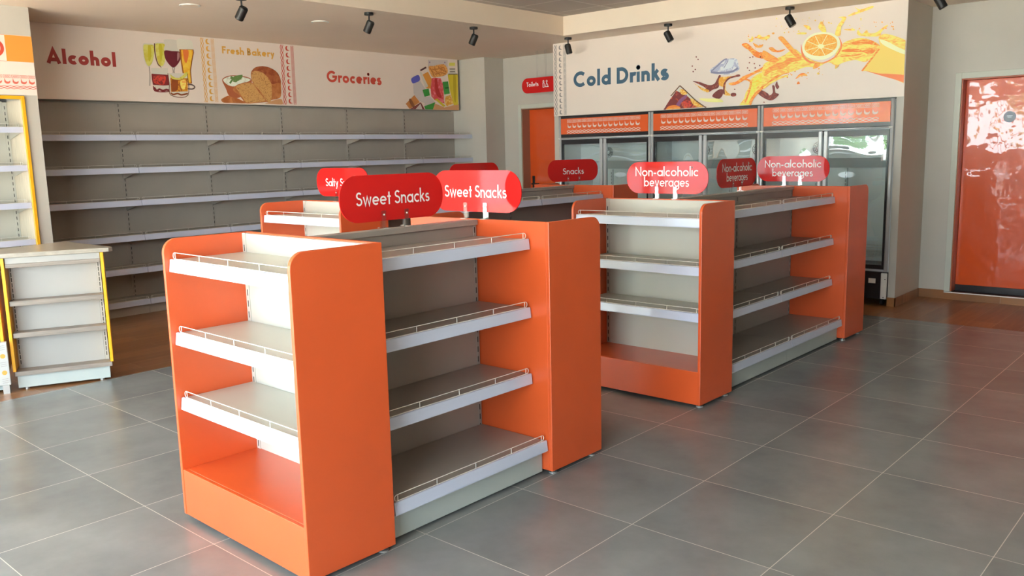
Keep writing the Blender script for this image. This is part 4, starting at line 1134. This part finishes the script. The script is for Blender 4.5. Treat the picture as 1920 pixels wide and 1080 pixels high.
def end_cap(label, loc, rz, levels, group=None, deck=0.223, back_h=1.217):
    t = thing('end_cap_shelf', label, 'display shelf', loc, rz, group)
    W, D, H, z0, th, R = 0.4725, 0.40, 1.217, 0.021, 0.018, 0.060
    for s in (-1, 1):
        x0, x1 = (s * W, s * (W - th)) if s < 0 else (s * (W - th), s * W)
        out = [(0, z0), (-D, z0), (-D, H - R)] + [(-D + R - R * math.cos(RAD(a)), H - R + R * math.sin(RAD(a))) for a in (15, 30, 45, 60, 75, 90)] + [(0, H)]
        p = MB().prism(out, 'x', x0, x1).build('side_panel', M_ORANGE, t)
        bv = p.modifiers.new('bevel', 'BEVEL'); bv.width = 0.0025; bv.segments = 2; bv.limit_method = 'ANGLE'; bv.angle_limit = RAD(40)
    MB().bbox(-W + th, W - th, -th, 0, z0, H).build('rear_board', M_ORANGE, t)
    MB().box(-W + th + .026, W - th - .026, -th - .018, -th, deck - .02, H - .006).build('back_panel', M_CREAM, t)
    for s in (-1, 1):
        xc = s * (W - th - .013)
        post_mesh(xc - .013, xc + .013, -th - .022, -th, deck - .02, H - .004, 'y-', -th - .022, xc, M_CREAM).build('upright', None, t)
    b = MB().bbox(-W + th, W - th, -D + .002, -D + .020, z0, deck)
    b.bbox(-W + th, W - th, -D + .020, -th - .001, deck - .018, deck)
    b.build('base', M_ORANGE, t)
    for z in levels:
        yf = -0.368
        sh = MB().box(-W + th + .003, W - th - .003, yf, -th - .023, z - .028, z - .003).build('shelf', M_CREAM, t)
        MB().prism([(yf - .016, z - .052), (yf - .016, z - .046), (yf - .010, z - .002), (yf - .004, z), (yf, z), (yf, z - .052)], 'x', -W + th + .004, W - th - .004).build('price_rail', M_RAIL, sh)
        wire_guard(MB(), -W + th + .012, W - th - .012, yf + .002, z + .001, 'x').build('wire_guard', M_WIRE, sh, smooth=True)
    for sx in (-1, 1):
        for y in (-D + .05, -.04):
            x = sx * (W - .03)
            MB().cyl((x, y, 0), (x, y, .007), .021, n=18).cyl((x, y, .007), (x, y, z0 + .002), .007, n=10).build('foot', M_FOOT, t)
    return t

def spine_bay(label, loc, Ly, group=None):
    """double-sided shelving bay, running along +y from its origin"""
    t = thing('gondola_shelving', label, 'shelving', loc, 0, group)
    g = 0.0015
    MB().box(-.013, .013, .018, Ly - .018, .10, 1.188).build('back_panel', M_BAYSHADE, t)
    for y0, y1 in ((g, .018), (Ly - .018, Ly - g)):
        yc = y0 + .012 if y0 < .1 else y1 - .012
        if y0 < .1:
            MB().box(-.017, .017, y0, y1, .02, 1.188).build('upright', M_BAYSHADE, t)
        else:
            post_mesh(-.017, .017, y0, y1, .02, 1.188, 'x+', .017, yc, M_BAYSHADE).build('upright', None, t)
    MB().bbox(-.030, .030, g, Ly - g, 1.188, 1.214).build('top_cap', M_BAYSHADE, t)
    for s in (1, -1):
        def X(a, b): return (min(s * a, s * b), max(s * a, s * b))
        for z, xf, zr in ((1.137, .352, .050), (.812, .352, .050), (.490, .352, .050), (.175, .440, .052)):
            base = z < .3
            x0, x1 = X(.018, xf)
            sh = MB().box(x0, x1, g + .001, Ly - g - .001, z - .026, z - .003).build('base_shelf' if base else 'shelf', M_BAYSHADE, t)
            prof = [(s * (xf + .012), z - zr), (s * (xf + .012), z - zr + .006), (s * (xf + .007), z - .002), (s * (xf + .003), z), (s * xf, z), (s * xf, z - zr)]
            pm = MB()
            n = len(prof)
            vs = [(p[0], g + .002, p[1]) for p in prof] + [(p[0], Ly - g - .002, p[1]) for p in prof]
            pm.add(vs, [list(range(n))[::-1], list(range(n, 2 * n))] + [(i, (i + 1) % n, n + (i + 1) % n, n + i) for i in range(n)])
            pm.build('price_rail', M_RAIL, sh)
            wire_guard(MB(), g + .012, Ly - g - .012, s * (xf - .004), z + .001, 'y').build('wire_guard', M_WIRE, sh, smooth=True)
            if not base:
                for y in (g + .003, Ly - g - .006):
                    tri = [(s * .018, z - .028), (s * (xf - .02), z - .028), (s * (xf - .02), z - .036), (s * .018, z - .105)]
                    vs = [(p[0], y, p[1]) for p in tri] + [(p[0], y + .003, p[1]) for p in tri]
                    bm_ = MB(); bm_.add(vs, [(3, 2, 1, 0), (4, 5, 6, 7)] + [(i, (i + 1) % 4, 4 + (i + 1) % 4, 4 + i) for i in range(4)])
                    bm_.build('bracket', M_BAYSHADE, sh)
        x0, x1 = X(.398, .413)
        MB().box(x0, x1, g, Ly - g, .012, .148).build('kick_plate', M_KICK, t)
    return t

M_BAYSHADE = M_SHADEGREY

XA, XA2, XB = -1.0665, -1.0435, -3.112
end_cap('orange end shelf nearest the camera, its open front facing the shop window', (XA, -0.763, 0), RAD(-1.0), (1.132, .822, .540))
spine_bay('grey shelving bay with the large Sweet Snacks sign, between the two nearest orange end shelves', (XA, -0.752, 0), 0.958)
end_cap('orange end shelf seen from behind, closing the nearest gondola under a glossy sign', (XA, 0.211, 0), RAD(180), (1.132, .815, .535))
end_cap('orange end shelf with lit shelf fronts in the middle, near end of the right-hand gondola', (XA2, 1.972, 0), 0, (1.130, .848, .572))
spine_bay('grey shelving bay next to the middle orange end shelf, on the right-hand far gondola', (XA2, 1.976, 0), 0.932)
spine_bay('grey shelving bay farther along the right-hand far gondola, closest to the fridges', (XA2, 2.909, 0), 0.930)
end_cap('orange end shelf at the fridge end of the right-hand gondola, near the wood floor', (XA2, 3.844, 0), RAD(180), (1.130, .815, .535))
end_cap('orange end shelf under the partly hidden Salty Snacks sign, on the left-hand gondola', (XB, 0.985, 0), 0, (1.130, .820, .540))
spine_bay('grey shelving bay right behind the Salty Snacks end shelf, mostly hidden by the near gondola', (XB, 0.989, 0), 0.886)
spine_bay('grey shelving bay in the middle of the left-hand gondola, behind the second Sweet Snacks sign', (XB, 1.876, 0), 0.886)
spine_bay('grey shelving bay of the left-hand gondola under the small Snacks sign', (XB, 2.763, 0), 0.886)
end_cap('orange end shelf beyond the small Snacks sign, far end of the left-hand gondola', (XB, 3.653, 0), RAD(180), (1.130, .815, .535))

def wall_bay(label, y0, Ly):
    t = thing('wall_shelving', label, 'wall shelving', (-6.957, y0, 0), 0, 'grey wall shelving bays under the Alcohol and Groceries banner')
    g = 0.001
    MB().box(-.02, 0, .014, Ly - .014, .0, 2.112).build('back_panel', M_WALLGREY, t)
    post_mesh(-.02, .004, g, .014, .0, 2.116, 'x+', .004, .010, M_WALLGREY).build('upright', None, t)
    MB().box(-.02, .004, Ly - .014, Ly - g, .0, 2.116).build('upright', M_WALLGREY, t)
    for z in (1.792, 1.472, 1.150, .803, .476, .150):
        base = z < .3
        xf = .345
        sh = MB().box(.005, xf, g, Ly - g, z - .028, z - .003).build('base_shelf' if base else 'shelf', M_WALLGREY, t)
        MB().prism([(xf, z - .056), (xf + .013, z - .056), (xf + .008, z - .002), (xf + .003, z), (xf, z)], 'y', g + .001, Ly - g - .001).build('price_rail', M_RAIL, sh)
        wire_guard(MB(), g + .012, Ly - g - .012, xf - .004, z + .001, 'y', r=.0016).build('wire_guard', M_WIRE, sh, smooth=True)
        if not base:
            for y in (g + .002, Ly - g - .005):
                MB().prism([(.005, z - .03), (xf - .02, z - .03), (xf - .02, z - .040), (.005, z - .115)], 'y', y, y + .003).build('bracket', M_WALLGREY, sh)
    MB().box(.300, .320, g, Ly - g, .0, .118).build('kick_plate', M_WALLGREY, t)
    return t
wl = ['grey wall shelving bay right of the pale column, under the word Alcohol',
      'grey wall shelving bay under the glasses picture, second from the pale column',
      'grey wall shelving bay under the words Fresh Bakery',
      'grey wall shelving bay under the red printed border strip, fourth from the pale column',
      'grey wall shelving bay under the end of the word Groceries',
      'grey wall shelving bay with open shelf ends, farthest along under the bottles picture']
for i, l in enumerate(wl):
    wall_bay(l, 0.183 + 0.955 * i, 0.955)

# yellow framed cabinet set into the left wall
t = thing('framed_cabinet', 'tall open cabinet with a yellow frame set into the wall at the left edge', 'cabinet', (-6.03, -0.05, 0))
fr = MB().bbox(0.0, .022, -.028, 0, .0, 2.094).bbox(0, .022, -1.22, -.028, 2.066, 2.094).bbox(0, .022, -1.248, -1.22, 0, 2.094)
fr.build('frame', M_YELLOW, t)
MB().box(-.36, 0, -.024, -.004, 0.02, 2.066).build('side_panel', M_LIGHTWOOD, t)
MB().box(-.36, 0, -1.244, -1.224, 0.02, 2.066).build('side_panel', M_LIGHTWOOD, t)
MB().box(-.36, -.34, -1.222, -.060, 0.02, 2.066).build('back_panel', M_CREAM, t)
post_mesh(-.36, -.335, -.060, -.026, .02, 2.06, 'x+', -.335, -.045, M_CREAM).build('upright', None, t)
for z in (1.84, 1.522, 1.208, .897, .58, .26):
    sh = MB().box(-.33, -.012, -1.216, -.026, z - .03, z - .003).build('shelf', M_CREAM, t)
    MB().box(-.012, .002, -1.216, -.030, z - .048, z).build('price_rail', M_RAIL, sh)
    wire_guard(MB(), -1.20, -.055, -.02, z + .001, 'y', r=.0016).build('wire_guard', M_WIRE, sh, smooth=True)
    MB().prism([(-.33, z - .03), (-.05, z - .03), (-.05, z - .045), (-.33, z - .10)], 'y', -.034, -.031).build('bracket', M_CREAM, sh)

# ================================================================== COUNTER
ANG = RAD(66.6)
ux, uy = math.cos(ANG), math.sin(ANG)
def display_unit(label, loc):
    t = thing('counter_display', label, 'display unit', (loc[0], loc[1], 0), ANG, 'woodgrain counter display units')
    MB().box(.0, .574, .012, .30, .016, .100).build('plinth', M_KICK, t)
    MB().box(-.010, .592, -.010, .29, .102, .132).build('base_shelf', M_TAUPEWOOD, t)
    MB().box(.035, .548, .105, .125, .132, .875).build('back_panel', M_CREAMWHITE, t)
    for xc in (.022, .562):
        post_mesh(xc - .013, xc + .013, .100, .128, .132, .875, 'y-', .100, xc, M_CREAMWHITE, .036).build('upright', None, t)
    for z in (.398, .618):
        MB().bbox(.004, .580, -.002, .100, z - .034, z).build('shelf', M_TAUPEWOOD, t)
    MB().bbox(.004, .580, -.002, .100, .845, .872).build('shelf', M_TAUPEWOOD, t)
    MB().bbox(.004, .580, .000, .014, .872, .914).build('header_strip', M_CREAMWHITE, t)
    for x0 in (-.021, .583):
        MB().bbox(x0, x0 + .020, -.012, .30, .134, .914).build('side_board', M_YELLOW, t)
    for x in (.05, .52):
        for y in (.04, .26):
            MB().cyl((x, y, 0), (x, y, .016), .016, n=14).build('foot', M_FOOT, t)
    return t
M_CREAMWHITE = mat('off_white_board', (0.38, 0.365, 0.34), 0.4, noise=(2.0, 0.03))
K0 = (-4.448, -0.838)
display_unit('pale counter display with yellow side boards and empty woodgrain shelves, at the left edge', K0)
display_unit('counter display unit cut off by the left picture edge, behind the patterned grey board', (K0[0] - ux * .655, K0[1] - uy * .655))
def cpt(u, d): return (K0[0] + ux * u - uy * d, K0[1] + uy * u + ux * d)
A = cpt(.640, -.014)
ct = MB().prism([cpt(-.70, -.014), cpt(-.02, -.014), (A[0], A[1]), (A[0] - .02, A[1] + .035), (-4.97, -.235), (-4.82, -.76), (-4.95, -1.40)], 'z', .915, .945).build('countertop', M_COUNTER)
ct['label'] = 'pale woodgrain countertop lying over the yellow-sided display units'
ct['category'] = 'countertop'
bvm = ct.modifiers.new('bevel', 'BEVEL'); bvm.width = .003; bvm.segments = 2
t = thing('patterned_board', 'small grey board printed with orange dots and lines, at the left edge beside the counter', 'board', (*cpt(-.315, -.055), 0), ANG)
MB().bbox(0, .28, 0, .038, .06, .355).build('board', M_CARDGREY, t)
mb = MB()
tb = lambda p: (p[0], -.0008, p[1])
random.seed(3)
for i in range(5):
    for j in range(5):
        cx, cz = .03 + i * .055, .09 + j * .057
        if (i + j) % 2:
            mb.add([tb((cx + .016 * math.cos(k), cz + .016 * math.sin(k))) for k in [q * .6283 for q in range(10)]], [list(range(10))], M_ORPR)
        else:
            for q in range(3):
                ribbon(mb, [(cx - .018, cz - .014 + q * .013), (cx + .018, cz - .010 + q * .013)], .003, tb, M_GREYPR)
mb.build('board_print', None, t)
for x in (.03, .25):
    MB().box(x - .02, x + .02, .0, .05, 0, .06).build('foot', M_FOOT, t)

# ================================================================== FRIDGES
def fridge(label, x0, x1):
    W = x1 - x0
    t = thing('double_door_fridge', label, 'fridge', (x0, 5.52, 0), 0, 'double-door glass fridges under the Cold Drinks banner')
    g = .002
    cab = MB().box(g, .03, .05, .68, .06, 1.94).box(W - .03, W - g, .05, .68, .06, 1.94).box(.03, W - .03, .655, .68, .06, 1.94).box(.03, W - .03, .05, .655, 1.66, 1.70).box(.03, W - .03, .05, .655, .30, .345)
    cab.build('cabinet', M_FRIDGE, t)
    hd = MB().bbox(.03, W - .03, .004, .05, 1.695, 1.945).build('header', M_DARK, t)
    MB().box(.034, W - .034, .001, .004, 1.733, 1.920).build('header_panel', M_FRORANGE, hd)
    mb = MB(); pattern_rows(mb, .125, W - .135, 1.742, 1.905, 14, lambda p: (p[0], .0003, p[1]), M_PINKPRINT)
    mb.build('header_print', None, hd)
    MB().box(.0, W, .0, .60, 1.944, 1.950).build('top_trim', M_DARK, t)
    for xa in (.017, W - .017):
        MB().cyl((xa, .010, .33), (xa, .010, 1.944), .0165, n=14).build('edge_trim', M_CHROME, t, smooth=True)
    rl = MB().cyl((.0, -.002, 1.683), (W, -.002, 1.683), .009, n=10)
    rl.build('cross_rail', M_CHROME, t, smooth=True)
    for xa in (.02, W - .02):
        MB().bbox(xa - .018, xa + .018, -.014, .014, 1.674, 1.692, c=.004).build('corner_bracket', M_WHITE, t)
    mid = W / 2
    for side, (a, b) in enumerate(((.036, mid - .006), (mid + .006, W - .036))):
        dr = MB().box(a, b, .004, .040, 1.612, 1.668).box(a, b, .004, .040, .352, .392)
        hinge = (a, a + .018) if side == 0 else (b - .018, b)
        dr.box(hinge[0], hinge[1], .004, .040, .392, 1.612)
        d = dr.build('door', M_DARK, t)
        MB().box(a + .004, b - .004, .016, .022, .394, 1.610).build('door_glass', M_GLASS, d)
        hx = (b - .042, b) if side == 0 else (a, a + .042)
        MB().bbox(hx[0], hx[1], -.008, .038, .352, 1.668, c=.008).build('door_handle', M_CHROME, d)
    # inside
    for k, cx in enumerate((W * .25, W * .74)):
        fan = MB()
        fx, fz, R = cx + .13, 1.505, .062
        for r in (R, R * .72, R * .42):
            fan.tube([(fx + r * math.cos(q * .2618), .395, fz + r * math.sin(q * .2618)) for q in range(24)], .004, M_FRIDGEDARK, closed=True, n=5)
        for q in range(12):
            c, s = math.cos(q * .5236), math.sin(q * .5236)
            fan.tube([(fx + .018 * c, .395, fz + .018 * s), (fx + R * c, .395, fz + R * s)], .003, M_FRIDGEDARK, n=5)
        fan.cyl((fx, .392, fz), (fx, .40, fz), .020, M_FRIDGE)
        fan.build('fan_grille', None, t)
    MB().prism([(.40, 1.655), (.64, 1.655), (.64, 1.30), (.56, 1.30), (.40, 1.40)], 'x', .032, W - .032).build('evaporator_cover', M_FRIDGE, t)
    for cx in (W * .5, W * .26):
        post_mesh(cx - .012, cx + .012, .62, .655, .36, 1.29, 'y-', .62, cx, M_FRIDGE, .04).build('shelf_upright', None, t)
    ws = MB()
    for z in (.455, .52):
        for q in range(3):
            ws.tube([(.04, .10 + q * .22, z), (W - .04, .10 + q * .22, z)], .004, n=5)
    for q in range(40):
        x = .05 + q * (W - .10) / 39
        ws.tube([(x, .09, .52), (x, .09, .455), (x, .56, .455)], .0022, n=4)
    ws.build('wire_shelf', M_WIRE, t)
    MB().box(.034, W - .034, .045, .60, .346, .352).build('inner_floor', M_FRIDGEDARK, t)
    gr = MB().box(.0, W, .020, .60, .065, .325)
    q = .085
    while q < .31:
        gr.box(.06, W - .06, .012, .020, q, q + .008); q += .022
    gb = gr.build('lower_grille', M_DARK, t)
    MB().box(.075, .15, .008, .012, .21, .26).build('grille_label', M_WHITE, gb)
    MB().box(W - .17, W - .105, .008, .012, .215, .26).build('grille_label', M_WHITE, gb)
    for xa in (.0, W - .055):
        c = MB().bbox(xa, xa + .055, .002, .020, .068, .318, c=.004).build('corner_plate', M_WHITE, t)
        MB().cyl((xa + .04, .001, .26), (xa + .04, .002, .26), .005, n=10).cyl((xa + .03, .001, .085), (xa + .03, .002, .085), .005, n=10).build('screw', M_BLACK, c)
    for xa in (.06, W - .06):
        for y in (.08, .55):
            MB().cyl((xa - .012, y, .030), (xa + .012, y, .030), .030, n=16).build('caster', M_DARK, t)
    return t
fridge('double-door glass fridge under the words Cold Drinks, beside the toilets door', -4.752, -3.438)
fridge('double-door glass fridge in the middle of the row, under the printed cola glass', -3.436, -2.126)
fridge('double-door glass fridge beside the pale pier, under the printed orange slice', -2.124, -0.814)

# ================================================================== SIGNS
def shelf_sign(label, loc, rz, lines, wd=0.60, ht=0.203):
    t = thing('aisle_sign', label, 'sign', loc, rz)
    r = ht / 2 * 0.93
    out = []
    for cx, cz, a0 in ((wd / 2 - r, ht / 2 - r, 0), (-wd / 2 + r, ht / 2 - r, 90), (-wd / 2 + r, -ht / 2 + r, 180), (wd / 2 - r, -ht / 2 + r, 270)):
        for k in range(13):
            a = RAD(a0 + 90 * k / 12)
            out.append((cx + r * math.cos(a), cz + r * math.sin(a)))
    p = MB().prism(out, 'y', -.0025, .0025).build('sign_panel', M_RED, t)
    mb = MB()
    for txt, u0, u1, v, cap in lines:
        lettering(mb, txt, u0, u1, v, cap, 0.125, lambda q: (q[0], -.0031, q[1]), M_SIGNWHITE)
    mb.build('sign_lettering', None, t)
    zb = 1.2175 - loc[2]
    for x in (-.067, .067):
        h = MB().box(x - .0125, x + .0125, -.0072, -.0036, zb, zb + .078).box(x - .0125, x + .0125, .0036, .0072, zb, zb + .078)
        h.box(x - .0125, x + .0125, -.026, -.0072, zb, zb + .0035).box(x - .0125, x + .0125, .0072, .026, zb, zb + .0035)
        ho = h.build('sign_holder', M_ACRYLIC, t)
        MB().cyl((x, -.0095, zb + .060), (x, -.0072, zb + .060), .004, n=12).cyl((x, .0072, zb + .060), (x, .0095, zb + .060), .004, n=12).build('holder_screw', M_WHITE, ho)
        MB().box(x - .016, x + .016, -.028, -.012, zb - .0005, zb + .0005).build('adhesive_pad', M_WHITE, ho)
    return t
Zg = 1.352
shelf_sign('large red Sweet Snacks sign on the nearest shelving, in front of the other signs', (-1.067, -0.300, Zg), RAD(90), [('Sweet Snacks', -.213, .213, -.030, .060)])
shelf_sign('red Sweet Snacks sign with glossy reflections, on the second orange end shelf', (XA, 0.225, Zg), 0, [('Sweet Snacks', -.213, .207, -.031, .060)])
shelf_sign('red Salty Snacks sign half hidden behind the large Sweet Snacks sign', (XB, 0.972, Zg), 0, [('Salty Snacks', -.190, .190, -.029, .057)])
shelf_sign('dark red sign whose top edge shows behind the glossy Sweet Snacks sign', (XB, 2.33, Zg), RAD(90), [('Salty Snacks', -.190, .190, -.029, .057)])
shelf_sign('small distant red Snacks sign in front of the leftmost fridge', (XB, 3.70 - .03, Zg), RAD(76), [('Snacks', -.125, .125, -.035, .058)])
shelf_sign('red Non-alcoholic beverages sign on the middle orange end shelf, facing the window', (XA2, 1.955, Zg), 0, [('Non-alcoholic', -.232, .232, .010, .060), ('beverages', -.165, .165, -.056, .060)])
shelf_sign('dark red Non-alcoholic beverages sign turned sideways, between two brighter ones', (XA2, 2.915, Zg), RAD(90), [('Non-alcoholic', -.225, .225, .010, .060), ('beverages', -.160, .160, -.058, .060)])
shelf_sign('red Non-alcoholic beverages sign farthest right, in front of the rightmost fridge', (XA2, 3.862, Zg), 0, [('Non-alcoholic', -.235, .235, .010, .060), ('beverages', -.168, .168, -.060, .060)])

# toilets sign on wires
TY = 5.90
t = thing('hanging_sign', 'red Toilets sign hanging on wires in front of the far orange door', 'sign', (-5.36, TY, 2.384))
wd, ht = .60, .192
r = ht / 2 * .95
out = []
for cx, cz, a0 in ((wd / 2 - r, ht / 2 - r, 0), (-wd / 2 + r, ht / 2 - r, 90), (-wd / 2 + r, -ht / 2 + r, 180), (wd / 2 - r, -ht / 2 + r, 270)):
    for k in range(13):
        a = RAD(a0 + 90 * k / 12)
        out.append((cx + r * math.cos(a), cz + r * math.sin(a)))
MB().prism(out, 'y', -.0025, .0025).build('sign_panel', M_RED, t)
mb = MB(); lettering(mb, 'Toilets', -.220, -.018, -.012, .056, .15, lambda q: (q[0], -.0031, q[1]), M_SIGNWHITE); mb.build('sign_lettering', None, t)
mb = MB(); t3 = lambda q: (q[0], -.0031, q[1])
for cx, skirt in ((.068, False), (.122, True)):
    ribbon(mb, arc(cx, .040, .010, .010, 0, 360, 12), .006, t3, M_SIGNWHITE)
    if skirt: ribbon(mb, [(cx, .024), (cx + .024, -.030), (cx - .024, -.030), (cx, .024)], .007, t3, M_SIGNWHITE)
    else: ribbon(mb, [(cx - .012, .020), (cx + .012, .020), (cx + .010, -.034), (cx - .010, -.034), (cx - .012, .020)], .007, t3, M_SIGNWHITE)
mb.build('pictograms', M_SIGNWHITE, t)
for x in (-.045, -.025, .100, .120):
    MB().tube([(x, 0, ht / 2 - .012), (x - .004, 0, Zs - 2.384)], .0014, n=5).build('wire', M_FOOT, t)

# ================================================================== CEILING LIGHTS
def spot(label, x, y, tilt, az):
    t = thing('spotlight', label, 'spotlight', (x, y, Zs), 0, 'black ceiling spotlights')
    MB().cyl((0, 0, -.022), (0, 0, 0), .042, n=24).build('base_plate', M_SPOT, t)
    MB().cyl((0, 0, -.095), (0, 0, -.022), .007, n=10).build('stem', M_SPOT, t)
    d = Vector((math.sin(tilt) * math.cos(az), math.sin(tilt) * math.sin(az), -math.cos(tilt)))
    c = Vector((0, 0, -.115))
    h = MB()
    h.cyl(c - d * .045, c - d * .033, .028, r1=.036, n=24)
    h.cyl(c - d * .033, c + d * .060, .036, n=24)
    h.cyl(c + d * .060, c + d * .068, .036, r1=.030, n=24)
    hd = h.build('lamp_head', M_SPOT, t)
    MB().cyl(c + d * .0682, c + d * .069, .024, n=20).build('lens', M_FRIDGEDARK, hd)
spot('black spotlight cut by the top picture edge above the glasses picture', -4.50, 1.12, RAD(35), RAD(200))
spot('black spotlight under the soffit above the word Groceries', -4.44, 2.38, RAD(28), RAD(205))
spot('black spotlight under the soffit above the bottles picture', -4.47, 3.78, RAD(25), RAD(210))
spot('black spotlight nearest the ceiling corner, in front of the grey printed strip', -4.37, 5.235, RAD(14), RAD(20))
spot('black spotlight above the word Drinks', -3.03, 5.215, RAD(28), RAD(20))
spot('black spotlight above the printed orange slice', -1.69, 5.18, RAD(30), RAD(10))
spot('black spotlight cut by the top picture edge above the right orange door', -0.375, 5.17, RAD(30), RAD(20))
for x, y, l in ((-5.10, 1.0, 'round flush ceiling light nearer the left edge, in the soffit over the word Alcohol'), (-5.165, 2.37, 'round flush ceiling light in the soffit over the bread picture')):
    t = thing('downlight', l, 'ceiling light', (x, y, Zs), 0, 'flush ceiling lights')
    MB().cyl((0, 0, -.006), (0, 0, 0), .085, n=36).build('trim_ring', M_WHITE, t)
    MB().cyl((0, 0, -.0075), (0, 0, -.006), .068, n=36).build('diffuser', M_SOFFIT, t)

# ================================================================== OUTSIDE (reflected in the fridge glass and the door)
def leafy(name, label, x, y, zc, rx, rz_, n, seed, trunk=True):
    random.seed(seed)
    t = thing(name, label, 'tree', (x, y, -.06), 0, 'trees outside the shop window')
    mb = MB()
    for _ in range(n):
        a, b = random.uniform(0, 6.283), random.uniform(-1.3, 1.5)
        r = random.uniform(.55, 1.0)
        c = Vector((rx * r * math.cos(a) * math.cos(b), rx * r * math.sin(a) * math.cos(b), zc + rz_ * r * math.sin(b)))
        u = Vector((random.uniform(-1, 1), random.uniform(-1, 1), random.uniform(-1, 1))).normalized()
        v = u.orthogonal().normalized()
        L_, w_ = random.uniform(.22, .42), random.uniform(.05, .10)
        mb.add([c - u * L_ / 2, c + v * w_, c + u * L_ / 2, c - v * w_], [(0, 1, 2, 3)])
    mb.build('foliage', M_LEAF, t)
    MB().cyl((0, 0, 0), (0, 0, zc), .12, r1=.07, n=10).build('trunk', M_BARK, t)
for i, (x, y, zc, rx, rz_, n, l) in enumerate(((-5.9, -10.2, 2.5, 1.25, 1.3, 1500, 'green leafy tree mirrored in the rightmost fridge door'), (-8.5, -9.4, 2.4, 1.25, 1.3, 1500, 'green leafy tree mirrored in the fridge door behind the rightmost sign'), (-3.0, -12.0, 3.0, 1.2, 1.1, 700, 'leafy tree mirrored faintly in the glossy orange door'))):
    leafy('leafy_tree', l, x, y, zc, rx, rz_, n, 20 + i)
